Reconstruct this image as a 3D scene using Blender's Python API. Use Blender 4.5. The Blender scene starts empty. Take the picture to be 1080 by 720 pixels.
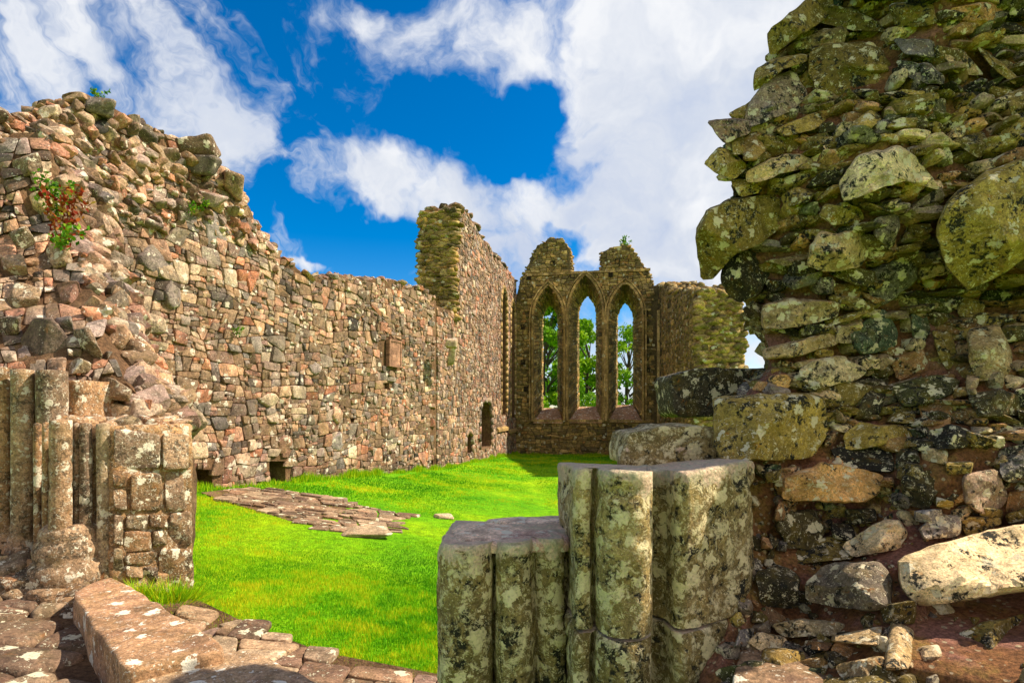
import bpy, math, random
import numpy as np
from mathutils import Vector
from mathutils.geometry import tessellate_polygon

random.seed(7)
RNG = np.random.default_rng(7)
sc = bpy.context.scene
C = sc.collection
rad = math.radians

# ------------------------------------------------------------------ camera
FPX, U0, VH, EYE = 600.0, 540.0, 430.0, 1.6
cam = bpy.data.cameras.new('camera'); camo = bpy.data.objects.new('camera', cam); C.objects.link(camo)
cam.lens = 36 * FPX / 1080; cam.sensor_width = 36; cam.sensor_fit = 'HORIZONTAL'
cam.shift_y = (VH - 360) / 1080
cam.clip_start = 0.05; cam.clip_end = 3000
camo.location = (0, 0, EYE); camo.rotation_euler = (rad(90), 0, 0)
sc.camera = camo

# ------------------------------------------------------------------ light
SUN_AZ, SUN_EL = rad(80), rad(47)            # azimuth from +Y towards +X
sc.view_settings.view_transform = 'Standard'; sc.view_settings.look = 'None'
sc.view_settings.gamma = 1; sc.view_settings.exposure = 0.72
SKY_STRENGTH = 0.10
sun = bpy.data.lights.new('sun', 'SUN'); suno = bpy.data.objects.new('sun', sun); C.objects.link(suno)
sun.energy = 5.0; sun.angle = rad(0.6); sun.color = (1.0, 0.88, 0.68)
sd = Vector((math.sin(SUN_AZ) * math.cos(SUN_EL), math.cos(SUN_AZ) * math.cos(SUN_EL), math.sin(SUN_EL)))
suno.rotation_euler = sd.to_track_quat('Z', 'Y').to_euler()
suno.location = (10, 10, 20)

# ------------------------------------------------------------------ node helper
class NT:
    def __init__(s, tree): s.t = tree; s.n = tree.nodes; s.l = tree.links
    def node(s, typ, **kw):
        n = s.n.new(typ)
        for k, v in kw.items(): setattr(n, k, v)
        return n
    def link(s, a, b): s.l.new(a, b)
    def set(s, sock, val):
        if isinstance(val, bpy.types.NodeSocket): s.link(val, sock)
        else: sock.default_value = val
    def math(s, op, a, b=0.0, c=None, clamp=False):
        n = s.node('ShaderNodeMath', operation=op, use_clamp=clamp)
        s.set(n.inputs[0], a); s.set(n.inputs[1], b)
        if c is not None: s.set(n.inputs[2], c)
        return n.outputs[0]
    def vmath(s, op, a, b=(0, 0, 0)):
        n = s.node('ShaderNodeVectorMath', operation=op)
        s.set(n.inputs[0], a); s.set(n.inputs[1], b)
        return n
    def noise(s, vec, scale, detail=4, rough=0.55, dist=0.0):
        n = s.node('ShaderNodeTexNoise'); s.link(vec, n.inputs['Vector'])
        n.inputs['Scale'].default_value = scale; n.inputs['Detail'].default_value = detail
        n.inputs['Roughness'].default_value = rough; n.inputs['Distortion'].default_value = dist
        return n
    def ramp(s, fac, stops, interp='LINEAR'):
        n = s.node('ShaderNodeValToRGB'); s.link(fac, n.inputs[0])
        n.color_ramp.interpolation = interp
        e = n.color_ramp.elements
        while len(e) > 1: e.remove(e[-1])
        e[0].position = stops[0][0]; e[0].color = (*stops[0][1], 1)
        for p, c in stops[1:]:
            x = e.new(p); x.color = (*c, 1)
        return n.outputs[0]
    def smooth(s, x, a, b, lo=0.0, hi=1.0):
        n = s.node('ShaderNodeMapRange', interpolation_type='SMOOTHSTEP')
        s.set(n.inputs['Value'], x)
        n.inputs['From Min'].default_value = a; n.inputs['From Max'].default_value = b
        n.inputs['To Min'].default_value = lo; n.inputs['To Max'].default_value = hi
        return n.outputs['Result']
    def mix(s, fac, a, b, blend='MIX'):
        n = s.node('ShaderNodeMix', data_type='RGBA', blend_type=blend)
        s.set(n.inputs[0], fac)
        for i, v in ((6, a), (7, b)):
            if isinstance(v, tuple) and len(v) == 3: v = (*v, 1)
            s.set(n.inputs[i], v)
        return n.outputs[2]

# ------------------------------------------------------------------ world: sky with clouds
def pdir(u, v):
    d = Vector(((u - U0) / FPX, 1.0, (VH - v) / FPX)); d.normalize(); return d
w = bpy.data.worlds.new('World'); sc.world = w; w.use_nodes = True
nt = NT(w.node_tree)
for n in list(nt.n): nt.n.remove(n)
out = nt.node('ShaderNodeOutputWorld'); bg = nt.node('ShaderNodeBackground')
nt.link(bg.outputs[0], out.inputs[0]); bg.inputs[1].default_value = SKY_STRENGTH
sky = nt.node('ShaderNodeTexSky', sky_type='NISHITA', sun_disc=False)
sky.sun_elevation = SUN_EL; sky.sun_rotation = SUN_AZ
sky.ozone_density = 2.5; sky.air_density = 0.9; sky.dust_density = 0.25
tc = nt.node('ShaderNodeTexCoord'); D = tc.outputs['Generated']
hs = nt.node('ShaderNodeHueSaturation'); nt.link(sky.outputs[0], hs.inputs['Color'])
hs.inputs['Saturation'].default_value = 1.55; hs.inputs['Value'].default_value = 0.98; hs.inputs['Hue'].default_value = 0.502
warp = nt.noise(D, 3.2, 5, 0.6)
wv = nt.vmath('SCALE', nt.vmath('SUBTRACT', warp.outputs['Color'], (0.5, 0.5, 0.5)).outputs[0]); wv.inputs['Scale'].default_value = 0.30
DW = nt.vmath('ADD', D, wv.outputs[0]).outputs[0]
def blob(u, v, ru, rv, amp, ang=0.0, soft=1.0):
    """elliptical cloud region round a world direction"""
    c = pdir(u, v)
    right = Vector((c.y, -c.x, 0)).normalized(); up = right.cross(c); up.normalize()
    ca, sa = math.cos(rad(ang)), math.sin(rad(ang))
    a = right * ca + up * sa; b = up * ca - right * sa
    k = 1 / (FPX * 1.12)
    off = nt.vmath('SUBTRACT', DW, tuple(c)).outputs[0]
    x = nt.math('DIVIDE', nt.vmath('DOT_PRODUCT', off, tuple(a)).outputs['Value'], ru * k)
    y = nt.math('DIVIDE', nt.vmath('DOT_PRODUCT', off, tuple(b)).outputs['Value'], rv * k)
    r = nt.math('ADD', nt.math('MULTIPLY', x, x), nt.math('MULTIPLY', y, y))
    m = nt.smooth(r, 2.0 * soft, 0.0)
    return nt.math('MULTIPLY', m, amp)
blobs = [
 blob(165, 40, 120, 34, .95, -42, 1.0), blob(262, 135, 26, 46, .85, -10), blob(20, 20, 60, 30, .3, -20), blob(225, 110, 40, 22, .5, -30),
 blob(365, 0, 38, 24, 1.0, 0), blob(490, 45, 80, 46, 1.0, -8), blob(590, 88, 50, 26, .7, 0), blob(640, 10, 100, 50, .9),
 blob(405, 198, 92, 32, 1.35, -8), blob(545, 232, 90, 42, 1.0, 0), blob(470, 255, 50, 16, .8, 0),
 blob(740, 110, 100, 150, 1.15, 0), blob(700, 260, 120, 75, 1.15, 0), blob(850, 60, 180, 240, .8), blob(620, 400, 260, 55, 1.1, 0), blob(1100, 100, 300, 300, 1.0), blob(-900, -100, 500, 300, 1.2),
 blob(2400, -300, 400, 300, 1.0), blob(345, 274, 42, 8, .8, 5), blob(560, 290, 50, 40, .7)]
tot = blobs[0]
for b in blobs[1:]: tot = nt.math('ADD', tot, b)
back = nt.smooth(nt.vmath('DOT_PRODUCT', D, (0.1, -0.9, 0.42)).outputs['Value'], 0.1, 0.8)  # added cloud cover out of view, lifting the ambient light
tot = nt.math('ADD', tot, nt.math('MULTIPLY', back, 1.3))
for b in (blob(578, 130, 32, 46, 1.05), blob(690, 205, 34, 16, .8), blob(600, 247, 36, 16, 1.3), blob(320, 90, 42, 110, .5), blob(545, 165, 40, 22, 1.0), blob(20, 90, 80, 50, .5), blob(380, 250, 60, 18, .6)):
    tot = nt.math('SUBTRACT', tot, b)
n1 = nt.noise(DW, 4.5, 9, 0.62)
n2 = nt.noise(DW, 15.0, 6, 0.6)
f = nt.math('ADD', nt.math('MULTIPLY', n1.outputs['Fac'], 0.68), nt.math('MULTIPLY', n2.outputs['Fac'], 0.32))
stv = nt.vmath('DOT_PRODUCT', DW, tuple(Vector((.62, 0, -.78)).normalized())).outputs['Value']
stw = nt.vmath('DOT_PRODUCT', DW, tuple(Vector((.78, 0, .62)).normalized())).outputs['Value']
sc_ = nt.node('ShaderNodeCombineXYZ'); nt.link(nt.math('MULTIPLY', stv, 3.5), sc_.inputs[0]); nt.link(nt.math('MULTIPLY', stw, 16), sc_.inputs[1])
ns = nt.noise(sc_.outputs[0], 1.0, 6, .62)
wst = nt.smooth(nt.vmath('DOT_PRODUCT', D, (-1, 0, 0)).outputs['Value'], 0.12, 0.40)
dens = nt.math('ADD', tot, nt.math('MULTIPLY', nt.math('SUBTRACT', f, 0.5), 5.8))
dens = nt.math('ADD', dens, nt.math('MULTIPLY', nt.math('MULTIPLY', nt.math('SUBTRACT', ns.outputs['Fac'], 0.60), 4.2), wst))
dens = nt.smooth(dens, 0.22, 1.75)
n3 = nt.noise(DW, 3.0, 6, 0.6)
cc = nt.ramp(n3.outputs['Fac'], [(0.36, (3.3, 3.8, 4.9)), (0.48, (4.3, 4.6, 5.2)), (0.60, (5.6, 5.7, 5.9))])
# unseen cloud behind the viewer, added brighter and warmer to fill the shade
sy = nt.node('ShaderNodeSeparateXYZ'); nt.link(D, sy.inputs[0])
bk = nt.smooth(sy.outputs[1], 0.1, -0.6, 1.0, 1.55)
cb = nt.vmath('SCALE', cc); nt.link(bk, cb.inputs['Scale'])
cc = nt.mix(nt.smooth(sy.outputs[1], 0.1, -0.6), cb.outputs[0], (1.0, .86, .66), 'MULTIPLY')
col = nt.mix(dens, hs.outputs[0], cc)
nt.link(col, bg.inputs[0])

# ------------------------------------------------------------------ noise in numpy
def _hash(ix, iy, iz, seed):
    h = (ix * 374761393 + iy * 668265263 + iz * 2147483647 + seed * 1274126177) & 0xffffffff
    h = ((h ^ (h >> 13)) * 1274126177) & 0xffffffff
    return ((h ^ (h >> 16)) & 0xffff) / 65535.0
def vnoise(p, seed=0):
    p = np.asarray(p, float); i = np.floor(p).astype(np.int64); f = p - i; f = f * f * (3 - 2 * f)
    r = 0
    for dx in (0, 1):
        for dy in (0, 1):
            for dz in (0, 1):
                wgt = (f[..., 0] if dx else 1 - f[..., 0]) * (f[..., 1] if dy else 1 - f[..., 1]) * (f[..., 2] if dz else 1 - f[..., 2])
                r = r + wgt * _hash(i[..., 0] + dx, i[..., 1] + dy, i[..., 2] + dz, seed)
    return r * 2 - 1
def fbm(p, scale, octv=3, seed=0):
    p = np.asarray(p, float) * scale; a = 1.0; r = 0; t = 0
    for k in range(octv):
        r = r + a * vnoise(p, seed + k * 17); t += a; a *= .5; p = p * 2.03 + 11.3
    return r / t

# ------------------------------------------------------------------ mesh accumulator
class Acc:
    def __init__(s): s.v = []; s.f = []; s.c = []; s.m = []; s.n = 0
    def add(s, verts, faces, col=(.5, .5, 0), mat=0):
        verts = np.asarray(verts, float)
        s.v.append(verts)
        c = np.asarray(col, float)
        if c.ndim == 1: c = np.tile(c, (len(verts), 1))
        s.c.append(c)
        o = s.n
        s.f.extend([tuple(i + o for i in f) for f in faces]); s.m.extend([mat] * len(faces))
        s.n += len(verts)
    def build(s, name, mats, parent=None, smooth=True, sharp=None):
        me = bpy.data.meshes.new(name)
        V = np.concatenate(s.v)
        me.from_pydata(V.tolist(), [], s.f)
        if not isinstance(mats, (list, tuple)): mats = [mats]
        for m in mats: me.materials.append(m)
        me.polygons.foreach_set('material_index', np.array(s.m, dtype=np.int32))
        me.polygons.foreach_set('use_smooth', np.full(len(s.f), smooth))
        ca = me.color_attributes.new('stone', 'FLOAT_COLOR', 'POINT')
        cc = np.concatenate(s.c); cc = np.concatenate([cc, np.ones((len(cc), 1))], 1)
        ca.data.foreach_set('color', cc.astype(np.float32).ravel())
        me.update()
        if sharp: me.set_sharp_from_angle(angle=rad(sharp))
        o = bpy.data.objects.new(name, me); C.objects.link(o)
        if parent is not None:
            o.parent = parent; o.matrix_parent_inverse = parent.matrix_world.inverted() if False else o.matrix_parent_inverse
            o.location = -Vector(parent.location)
        return o
def thing(name, label, cat, loc=(0, 0, 0), group=None):
    o = bpy.data.objects.new(name, None); C.objects.link(o); o.location = loc
    o.empty_display_size = .3
    o['label'] = label; o['category'] = cat
    if group: o['group'] = group
    return o
def tag(o, label, cat, group=None, kind=None):
    if label: o['label'] = label
    if cat: o['category'] = cat
    if group: o['group'] = group
    if kind: o['kind'] = kind
    return o

# ------------------------------------------------------------------ pixel / world helpers
def P(u, v, Y): return np.array([(u - U0) / FPX * Y, Y, EYE + (VH - v) / FPX * Y])
def Pa(uv, Y):
    uv = np.asarray(uv, float); Y = np.asarray(Y, float)
    return np.stack([(uv[:, 0] - U0) / FPX * Y, Y * np.ones(len(uv)), EYE + (VH - uv[:, 1]) / FPX * Y], 1)
def on_z(u, v, z):
    Y = (EYE - z) * FPX / (v - VH); return np.array([(u - U0) / FPX * Y, Y, z])
def gh(x, y):
    """lawn height"""
    x = np.asarray(x, float); y = np.asarray(y, float)
    return .059 - .119 * np.clip(x, -6, .5) - .0198 * np.clip(y, -2, 27)
def on_ground(u, v, off=0.0):
    z = 0.0
    for _ in range(12):
        p = on_z(u, v, z); z = float(gh(p[0], p[1])) + off
    return on_z(u, v, z)

# ------------------------------------------------------------------ 2-D polygons
def inside(poly, x, y):
    x = np.asarray(x, float); y = np.asarray(y, float); r = np.zeros(x.shape, bool)
    n = len(poly); j = n - 1
    for i in range(n):
        xi, yi = poly[i]; xj, yj = poly[j]
        if yi != yj:
            c = ((yi > y) != (yj > y)) & (x < (xj - xi) * (y - yi) / (yj - yi) + xi)
            r ^= c
        j = i
    return r
def clip_half(poly, nx, ny, d):
    outp = []; n = len(poly)
    for i in range(n):
        a = poly[i]; b = poly[(i + 1) % n]
        da = a[0] * nx + a[1] * ny - d; db = b[0] * nx + b[1] * ny - d
        if da <= 0: outp.append(a)
        if (da < 0 and db > 0) or (da > 0 and db < 0):
            t = da / (da - db); outp.append((a[0] + (b[0] - a[0]) * t, a[1] + (b[1] - a[1]) * t))
    return outp
def cells(bbox, region, rmin, rmax, anis, seed, power=2.2, skip=None, pack=1.0):
    """random rubble pattern: a rectangle cut again and again into fitting convex stones of mixed size"""
    rng = random.Random(seed)
    x0, y0, x1, y1 = bbox; X0, X1 = x0 / anis, x1 / anis
    def area(p):
        return abs(sum(p[i][0] * p[(i + 1) % len(p)][1] - p[(i + 1) % len(p)][0] * p[i][1] for i in range(len(p)))) / 2
    # start from tiles so that no cut runs through the whole wall
    st = []; T = rmax * 3.4; ny = max(1, int(round((y1 - y0) / T))); nx = max(1, int(round((X1 - X0) / T)))
    J = {}
    def jv(i, j):
        if (i, j) not in J:
            a = .30 if 0 < i < nx else 0; b = .30 if 0 < j < ny else 0
            J[(i, j)] = (X0 + (X1 - X0) * (i + (rng.random() * 2 - 1) * a + (.0)) / nx, y0 + (y1 - y0) * (j + (rng.random() * 2 - 1) * b) / ny)
        return J[(i, j)]
    for i in range(nx):
        for j in range(ny): st.append([jv(i, j), jv(i + 1, j), jv(i + 1, j + 1), jv(i, j + 1)])
    res = []
    while st:
        p = st.pop(); A = area(p)
        r = rmin + (rmax - rmin) * rng.random() ** power
        if A < 3.6 * rmin * rmin or (A < 3.9 * r * r):
            if len(p) < 3 or A < rmin * rmin * .7: 
                if A < rmin * rmin * .35: continue
            xs = [q[0] for q in p]; ys = [q[1] for q in p]
            w_, h_ = max(xs) - min(xs), max(ys) - min(ys)
            if max(w_, h_) < 2.6 * math.sqrt(A) or A < 2 * rmin * rmin:
                q = np.array(p); q[:, 0] *= anis; c = q.mean(0)
                if region is not None and not region(np.array([c[0]]), np.array([c[1]]))[0]: continue
                if skip is not None and skip(c, q): continue
                res.append((q, math.sqrt(A / 3.4))); continue
        xs = [q[0] for q in p]; ys = [q[1] for q in p]; w_, h_ = max(xs) - min(xs), max(ys) - min(ys)
        cx = (max(xs) + min(xs)) / 2 + (rng.random() - .5) * .36 * w_; cy = (max(ys) + min(ys)) / 2 + (rng.random() - .5) * .36 * h_
        vert = w_ * (.8 + .4 * rng.random()) > h_
        ang = rng.gauss(0, .17) + (0 if vert else math.pi / 2)
        nx_, ny_ = math.cos(ang), math.sin(ang); d = cx * nx_ + cy * ny_
        a_ = clip_half(p, nx_, ny_, d); b_ = clip_half(p, -nx_, -ny_, -d)
        if len(a_) < 3 or len(b_) < 3: continue
        st.append(a_); st.append(b_)
    return res
def outline_pts(poly, n, cut=.10):
    """cut the corners, keep them, and add points on the long edges"""
    p = np.asarray(poly, float)
    for c_ in (cut, .22):
        b = np.roll(p, -1, 0); p = np.stack([p * (1 - c_) + b * c_, p * c_ + b * (1 - c_)], 1).reshape(-1, 2)
        if len(p) > n * .8: break
    b = np.roll(p, -1, 0); L = np.linalg.norm(b - p, axis=1); per = L.sum(); outp = []
    for i in range(len(p)):
        k = max(1, int(round(L[i] / per * n)))
        for t in range(k): outp.append(p[i] + (b[i] - p[i]) * t / k)
    return np.array(outp)
def resample(poly, n, chaikin=1, cut=.11):
    p = np.asarray(poly, float)
    for _ in range(chaikin):
        a = p; b = np.roll(p, -1, 0)
        p = np.stack([a * (1 - cut) + b * cut, a * cut + b * (1 - cut)], 1).reshape(-1, 2)
    b = np.roll(p, -1, 0); L = np.linalg.norm(b - p, axis=1); cum = np.concatenate([[0], np.cumsum(L)])
    t = np.linspace(0, cum[-1], n, endpoint=False)
    i = np.clip(np.searchsorted(cum, t, side='right') - 1, 0, len(p) - 1)
    fr = (t - cum[i]) / np.maximum(L[i], 1e-9)
    return p[i] + (b[i] - p[i]) * fr[:, None]

def ring_faces(n, k):
    F = []
    for r in range(k - 1):
        o = r * n
        for i in range(n):
            j = (i + 1) % n; F.append((o + i, o + j, o + n + j, o + n + i))
    o = (k - 1) * n; c = k * n
    for i in range(n): F.append((o + i, o + (i + 1) % n, c))
    return F
_rf = {}
def rf(n, k):
    if (n, k) not in _rf: _rf[(n, k)] = ring_faces(n, k)
    return _rf[(n, k)]

PROF_LO = [(1.0, -.5), (.985, .55), (.93, .9), (.78, 1.0)]
PROF_HI = [(1.0, -.8), (1.0, .0), (.985, .45), (.94, .78), (.84, .95), (.66, 1.02), (.42, 1.05), (.18, 1.06)]
PROF_FLAT = [(1.0, -.5), (1.0, .55), (.985, .88), (.955, .98), (.85, 1.0), (.45, 1.0)]
def stone(acc, poly, mapf, prot, n=10, prof=PROF_LO, gap=.94, rng=RNG, tilt=.25, rough=0.0, nscale=6, chaikin=1, col=None, mat=0, facets=0, back=None, seed=None):
    """one dressed / rubble stone: polygon poly extruded by prot through mapf(p2, h)"""
    q = outline_pts(poly, n); n = len(q); c = q.mean(0); e = (q - c) * gap
    if rough == 0 or n >= 14: e = e * (1 + (rng.random(n)[:, None] - .5) * .06)
    size = np.abs(e).max() + 1e-9
    g = (rng.random(2) - .5) * 2 * tilt
    pts = []; hs_ = []
    for (s, h) in prof:
        p = e * s
        hh = np.full(n, h * prot)
        if h > 0:
            hh = hh * (1 + (p / size) @ g)
            for k in range(facets): pass
        else:
            if back is not None and h < -.5: hh = np.full(n, -back)
        pts.append(p); hs_.append(hh)
    pts.append(np.zeros((1, 2))); hs_.append(np.array([prof[-1][1] * prot]))
    p = np.concatenate(pts); h = np.concatenate(hs_)
    if facets:
        for k in range(facets):
            a = rng.random() * 6.283; s = .35 + rng.random() * .75; o = .72 + rng.random() * .5
            pl = prot * (o - s * ((p / size) @ np.array([math.cos(a), math.sin(a)])))
            h = np.where(h > 0, np.minimum(h, np.maximum(pl, prot * .12)), h)
    if rough > 0:
        p3 = np.concatenate([(p + c) / 1.0, h[:, None]], 1)
        sd_ = int(rng.integers(0, 9999))
        h = h + np.where(h > -1e9, 1, 0) * fbm(p3, nscale, 3, sd_) * rough * np.where(h > 0, 1, .3)
        dd = np.stack([fbm(p3, nscale, 2, sd_ + 5), fbm(p3, nscale, 2, sd_ + 9)], 1) * rough * .8
        p = p + dd
    V = mapf(p + c, h)
    if col is None: col = (rng.random(), rng.random(), rng.random())
    acc.add(V, rf(n, len(prof)), col, mat)

# icosphere for free rocks
def ico(sub):
    t = (1 + 5 ** .5) / 2
    V = [(-1, t, 0), (1, t, 0), (-1, -t, 0), (1, -t, 0), (0, -1, t), (0, 1, t), (0, -1, -t), (0, 1, -t), (t, 0, -1), (t, 0, 1), (-t, 0, -1), (-t, 0, 1)]
    F = [(0, 11, 5), (0, 5, 1), (0, 1, 7), (0, 7, 10), (0, 10, 11), (1, 5, 9), (5, 11, 4), (11, 10, 2), (10, 7, 6), (7, 1, 8), (3, 9, 4), (3, 4, 2), (3, 2, 6), (3, 6, 8), (3, 8, 9), (4, 9, 5), (2, 4, 11), (6, 2, 10), (8, 6, 7), (9, 8, 1)]
    V = [np.array(v) / np.linalg.norm(v) for v in V]
    for _ in range(sub):
        cache = {}; NF = []
        def mid(a, b):
            k = (min(a, b), max(a, b))
            if k not in cache:
                m = V[a] + V[b]; V.append(m / np.linalg.norm(m)); cache[k] = len(V) - 1
            return cache[k]
        for a, b, c in F:
            x, y, z = mid(a, b), mid(b, c), mid(c, a); NF += [(a, x, z), (b, y, x), (c, z, y), (x, y, z)]
        F = NF
    return np.array(V), F
ICO = {k: ico(k) for k in (1, 2, 3, 4)}
def rock(acc, c, dims, rng=RNG, sub=2, rot=None, rough=.06, col=None, mat=0, cuts=5, tilt=.35, sharp=14):
    D_, F = ICO[sub]
    N = []; d = []
    for ax in range(3):
        for s in (-1, 1):
            v = np.zeros(3); v[ax] = s; v += (rng.random(3) - .5) * .5; v /= np.linalg.norm(v); N.append(v); d.append(.8 + rng.random() * .2)
    for k in range(cuts):
        v = rng.normal(size=3); v /= np.linalg.norm(v); N.append(v); d.append(.80 + rng.random() * .25)
    N = np.array(N); d = np.array(d)
    q = np.maximum(D_ @ N.T, 1e-3) / d
    r = 1 / (np.power(np.power(q, sharp).sum(1), 1 / sharp))
    r *= 1 + fbm(D_, 1.8, 3, int(rng.integers(0, 9999))) * rough * 2
    V = D_ * r[:, None] * np.asarray(dims)
    if rot is None: rot = (rng.random() - .5) * 2 * tilt, (rng.random() - .5) * 2 * tilt, rng.random() * 6.28
    a, b, g = rot
    Rx = np.array([[1, 0, 0], [0, math.cos(a), -math.sin(a)], [0, math.sin(a), math.cos(a)]])
    Ry = np.array([[math.cos(b), 0, math.sin(b)], [0, 1, 0], [-math.sin(b), 0, math.cos(b)]])
    Rz = np.array([[math.cos(g), -math.sin(g), 0], [math.sin(g), math.cos(g), 0], [0, 0, 1]])
    V = V @ (Rz @ Ry @ Rx).T + np.asarray(c)
    if col is None: col = (rng.random(), rng.random(), rng.random())
    acc.add(V, F, col, mat)

# ------------------------------------------------------------------ materials
def new_mat(name):
    m = bpy.data.materials.new(name); m.use_nodes = True
    t = NT(m.node_tree); b = t.n.get('Principled BSDF'); b.inputs['Roughness'].default_value = .9
    b.inputs['Specular IOR Level'].default_value = .25
    return m, t, b
def stone_mat(name, palette, lichen=.25, dark=.3, moss=.3, scale=1.0, bump=.6, mosscol=(.16, .15, .015), lichcol=(.62, .58, .42), orange=.12, grain=1.0, darkcol=(.022, .02, .014), pink=0.0, beds=None, streak=0.0, topcol=None, satur=1.22):
    m, t, b = new_mat(name)
    tc = t.node('ShaderNodeTexCoord'); co = tc.outputs['Object']
    at = t.node('ShaderNodeAttribute', attribute_name='stone'); sp = t.node('ShaderNodeSeparateColor'); t.link(at.outputs['Color'], sp.inputs[0])
    tone, r2 = sp.outputs[0], sp.outputs[1]
    def sat(c, k=satur):
        l_ = .3 * c[0] + .59 * c[1] + .11 * c[2]; return tuple(max(.004, l_ + (x - l_) * k) for x in c)
    palette = [(p_, sat(c_)) for p_, c_ in palette]
    base = t.ramp(tone, palette)
    # shift coordinates per stone so that veins do not run through
    cmb = t.node('ShaderNodeCombineXYZ'); t.link(tone, cmb.inputs[0]); t.link(r2, cmb.inputs[1]); t.link(r2, cmb.inputs[2])
    off = t.vmath('SCALE', cmb.outputs[0]); off.inputs['Scale'].default_value = 31
    cs = t.vmath('ADD', co, off.outputs[0]).outputs[0]
    n1 = t.noise(cs, 7 * scale, 5, .65); n2 = t.noise(cs, 42 * scale, 5, .7); n3 = t.noise(co, 1.3, 3, .5)
    n4 = t.noise(cs, 130 * scale, 4, .75)
    v = t.math('MULTIPLY', t.smooth(n1.outputs['Fac'], .3, .72, .58, 1.42), t.smooth(n4.outputs['Fac'], .3, .7, .74, 1.28))
    base = t.mix(1.0, base, t.node('ShaderNodeCombineColor').outputs[0], 'MIX') if False else base
    def mulv(col, val):
        n = t.vmath('SCALE', col); t.link(val, n.inputs['Scale']); return n.outputs[0]
    base = mulv(base, v)
    base = mulv(base, t.smooth(n2.outputs['Fac'], .28, .72, 1 - .42 * grain, 1 + .42 * grain))
    base = mulv(base, t.smooth(r2, 0, 1, .62, 1.30))
    base = mulv(base, t.smooth(n3.outputs['Fac'], .36, .64, .70, 1.14))
    if streak:
        sw = t.vmath('MULTIPLY', cs, (4, 4, 38)); sn = t.noise(sw.outputs[0], 1.0, 4, .6)
        base = mulv(base, t.smooth(sn.outputs['Fac'], .35, .65, 1 - streak, 1 + streak * .5))
    # moss tint
    nm = t.noise(cs, 4.5 * scale, 5, .65)
    mm = t.math('MULTIPLY', t.smooth(nm.outputs['Fac'], .46, .66), moss)
    base = t.mix(mm, base, mosscol)
    # orange / rust stains
    no = t.noise(cs, 9 * scale, 4, .7, .5)
    base = t.mix(t.math('MULTIPLY', t.smooth(no.outputs['Fac'], .60, .70), orange * 2), base, (.42, .13, .015))
    if pink:
        npk = t.noise(co, 2.2, 4, .6); base = t.mix(t.math('MULTIPLY', t.smooth(npk.outputs['Fac'], .48, .62), pink), base, (.34, .10, .13))
    # black lichen
    nd = t.noise(cs, 16 * scale, 6, .72, .3); nd2 = t.noise(cs, 3.5 * scale, 3, .5)
    dk = t.math('MULTIPLY', t.smooth(t.math('ADD', nd.outputs['Fac'], t.math('MULTIPLY', nd2.outputs['Fac'], .6)), .83, .93), dark)
    base = t.mix(dk, base, darkcol)
    # pale crust lichen: round-ish blotches and speckle
    wv = t.vmath('SCALE', t.vmath('SUBTRACT', t.noise(cs, 20 * scale, 4, .6).outputs['Color'], (.5, .5, .5)).outputs[0]); wv.inputs['Scale'].default_value = .17 / scale
    cw = t.vmath('ADD', co, wv.outputs[0]).outputs[0]
    vo = t.node('ShaderNodeTexVoronoi'); t.link(cw, vo.inputs['Vector']); vo.inputs['Scale'].default_value = 9 * scale; vo.inputs['Randomness'].default_value = 1
    spc = t.node('ShaderNodeSeparateColor'); t.link(vo.outputs['Color'], spc.inputs[0])
    rth = t.math('MULTIPLY', spc.outputs[0], .62 )
    pick = t.math('LESS_THAN', spc.outputs[1], lichen * 1.2)
    lm = t.math('MULTIPLY', t.smooth(t.math('SUBTRACT', rth, vo.outputs['Distance']), .0, .06), pick)
    nl = t.noise(cs, 11 * scale, 7, .75, .4)
    lm2 = t.math('MULTIPLY', t.smooth(nl.outputs['Fac'], .66 - lichen * .22, .72 - lichen * .18), min(1, lichen * 1.4))
    lall = t.math('MULTIPLY', t.math('MAXIMUM', lm, lm2), t.smooth(n2.outputs['Fac'], .3, .5, .55, .95))
    base = t.mix(lall, base, lichcol)
    vs = t.node('ShaderNodeTexVoronoi'); t.link(t.vmath('ADD', cs, wv.outputs[0]).outputs[0], vs.inputs['Vector']); vs.inputs['Scale'].default_value = 38 * scale
    vsc = t.node('ShaderNodeSeparateColor'); t.link(vs.outputs['Color'], vsc.inputs[0])
    spk = t.math('MULTIPLY', t.smooth(t.math('SUBTRACT', t.math('MULTIPLY', vsc.outputs[0], .5), vs.outputs['Distance']), .0, .08), t.math('LESS_THAN', vsc.outputs[1], lichen * 1.1))
    base = t.mix(t.math('MULTIPLY', spk, .75), base, lichcol)
    if topcol:  # paler towards the top: worn stone plus sunlight painted into the colour
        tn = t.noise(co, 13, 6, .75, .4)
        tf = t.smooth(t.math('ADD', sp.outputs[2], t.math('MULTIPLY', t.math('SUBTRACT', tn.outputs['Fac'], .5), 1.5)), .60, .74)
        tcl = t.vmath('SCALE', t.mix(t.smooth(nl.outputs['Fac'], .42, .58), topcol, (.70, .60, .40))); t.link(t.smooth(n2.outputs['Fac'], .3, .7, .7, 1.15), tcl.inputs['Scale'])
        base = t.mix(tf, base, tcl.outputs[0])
    t.link(base, b.inputs['Base Color'])
    bp = t.node('ShaderNodeBump'); bp.inputs['Strength'].default_value = bump; bp.inputs['Distance'].default_value = .03 / scale
    hh = t.math('ADD', t.math('MULTIPLY', n1.outputs['Fac'], .9), t.math('MULTIPLY', n2.outputs['Fac'], .75))
    hh = t.math('ADD', hh, t.math('MULTIPLY', lall, .12)); hh = t.math('SUBTRACT', hh, t.math('MULTIPLY', dk, .15))
    if beds:
        sb = t.vmath('MULTIPLY', co, (3, 3, beds)); nb = t.noise(sb.outputs[0], 1, 4, .6)
        hh = t.math('ADD', hh, t.math('MULTIPLY', nb.outputs['Fac'], 1.2))
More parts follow.
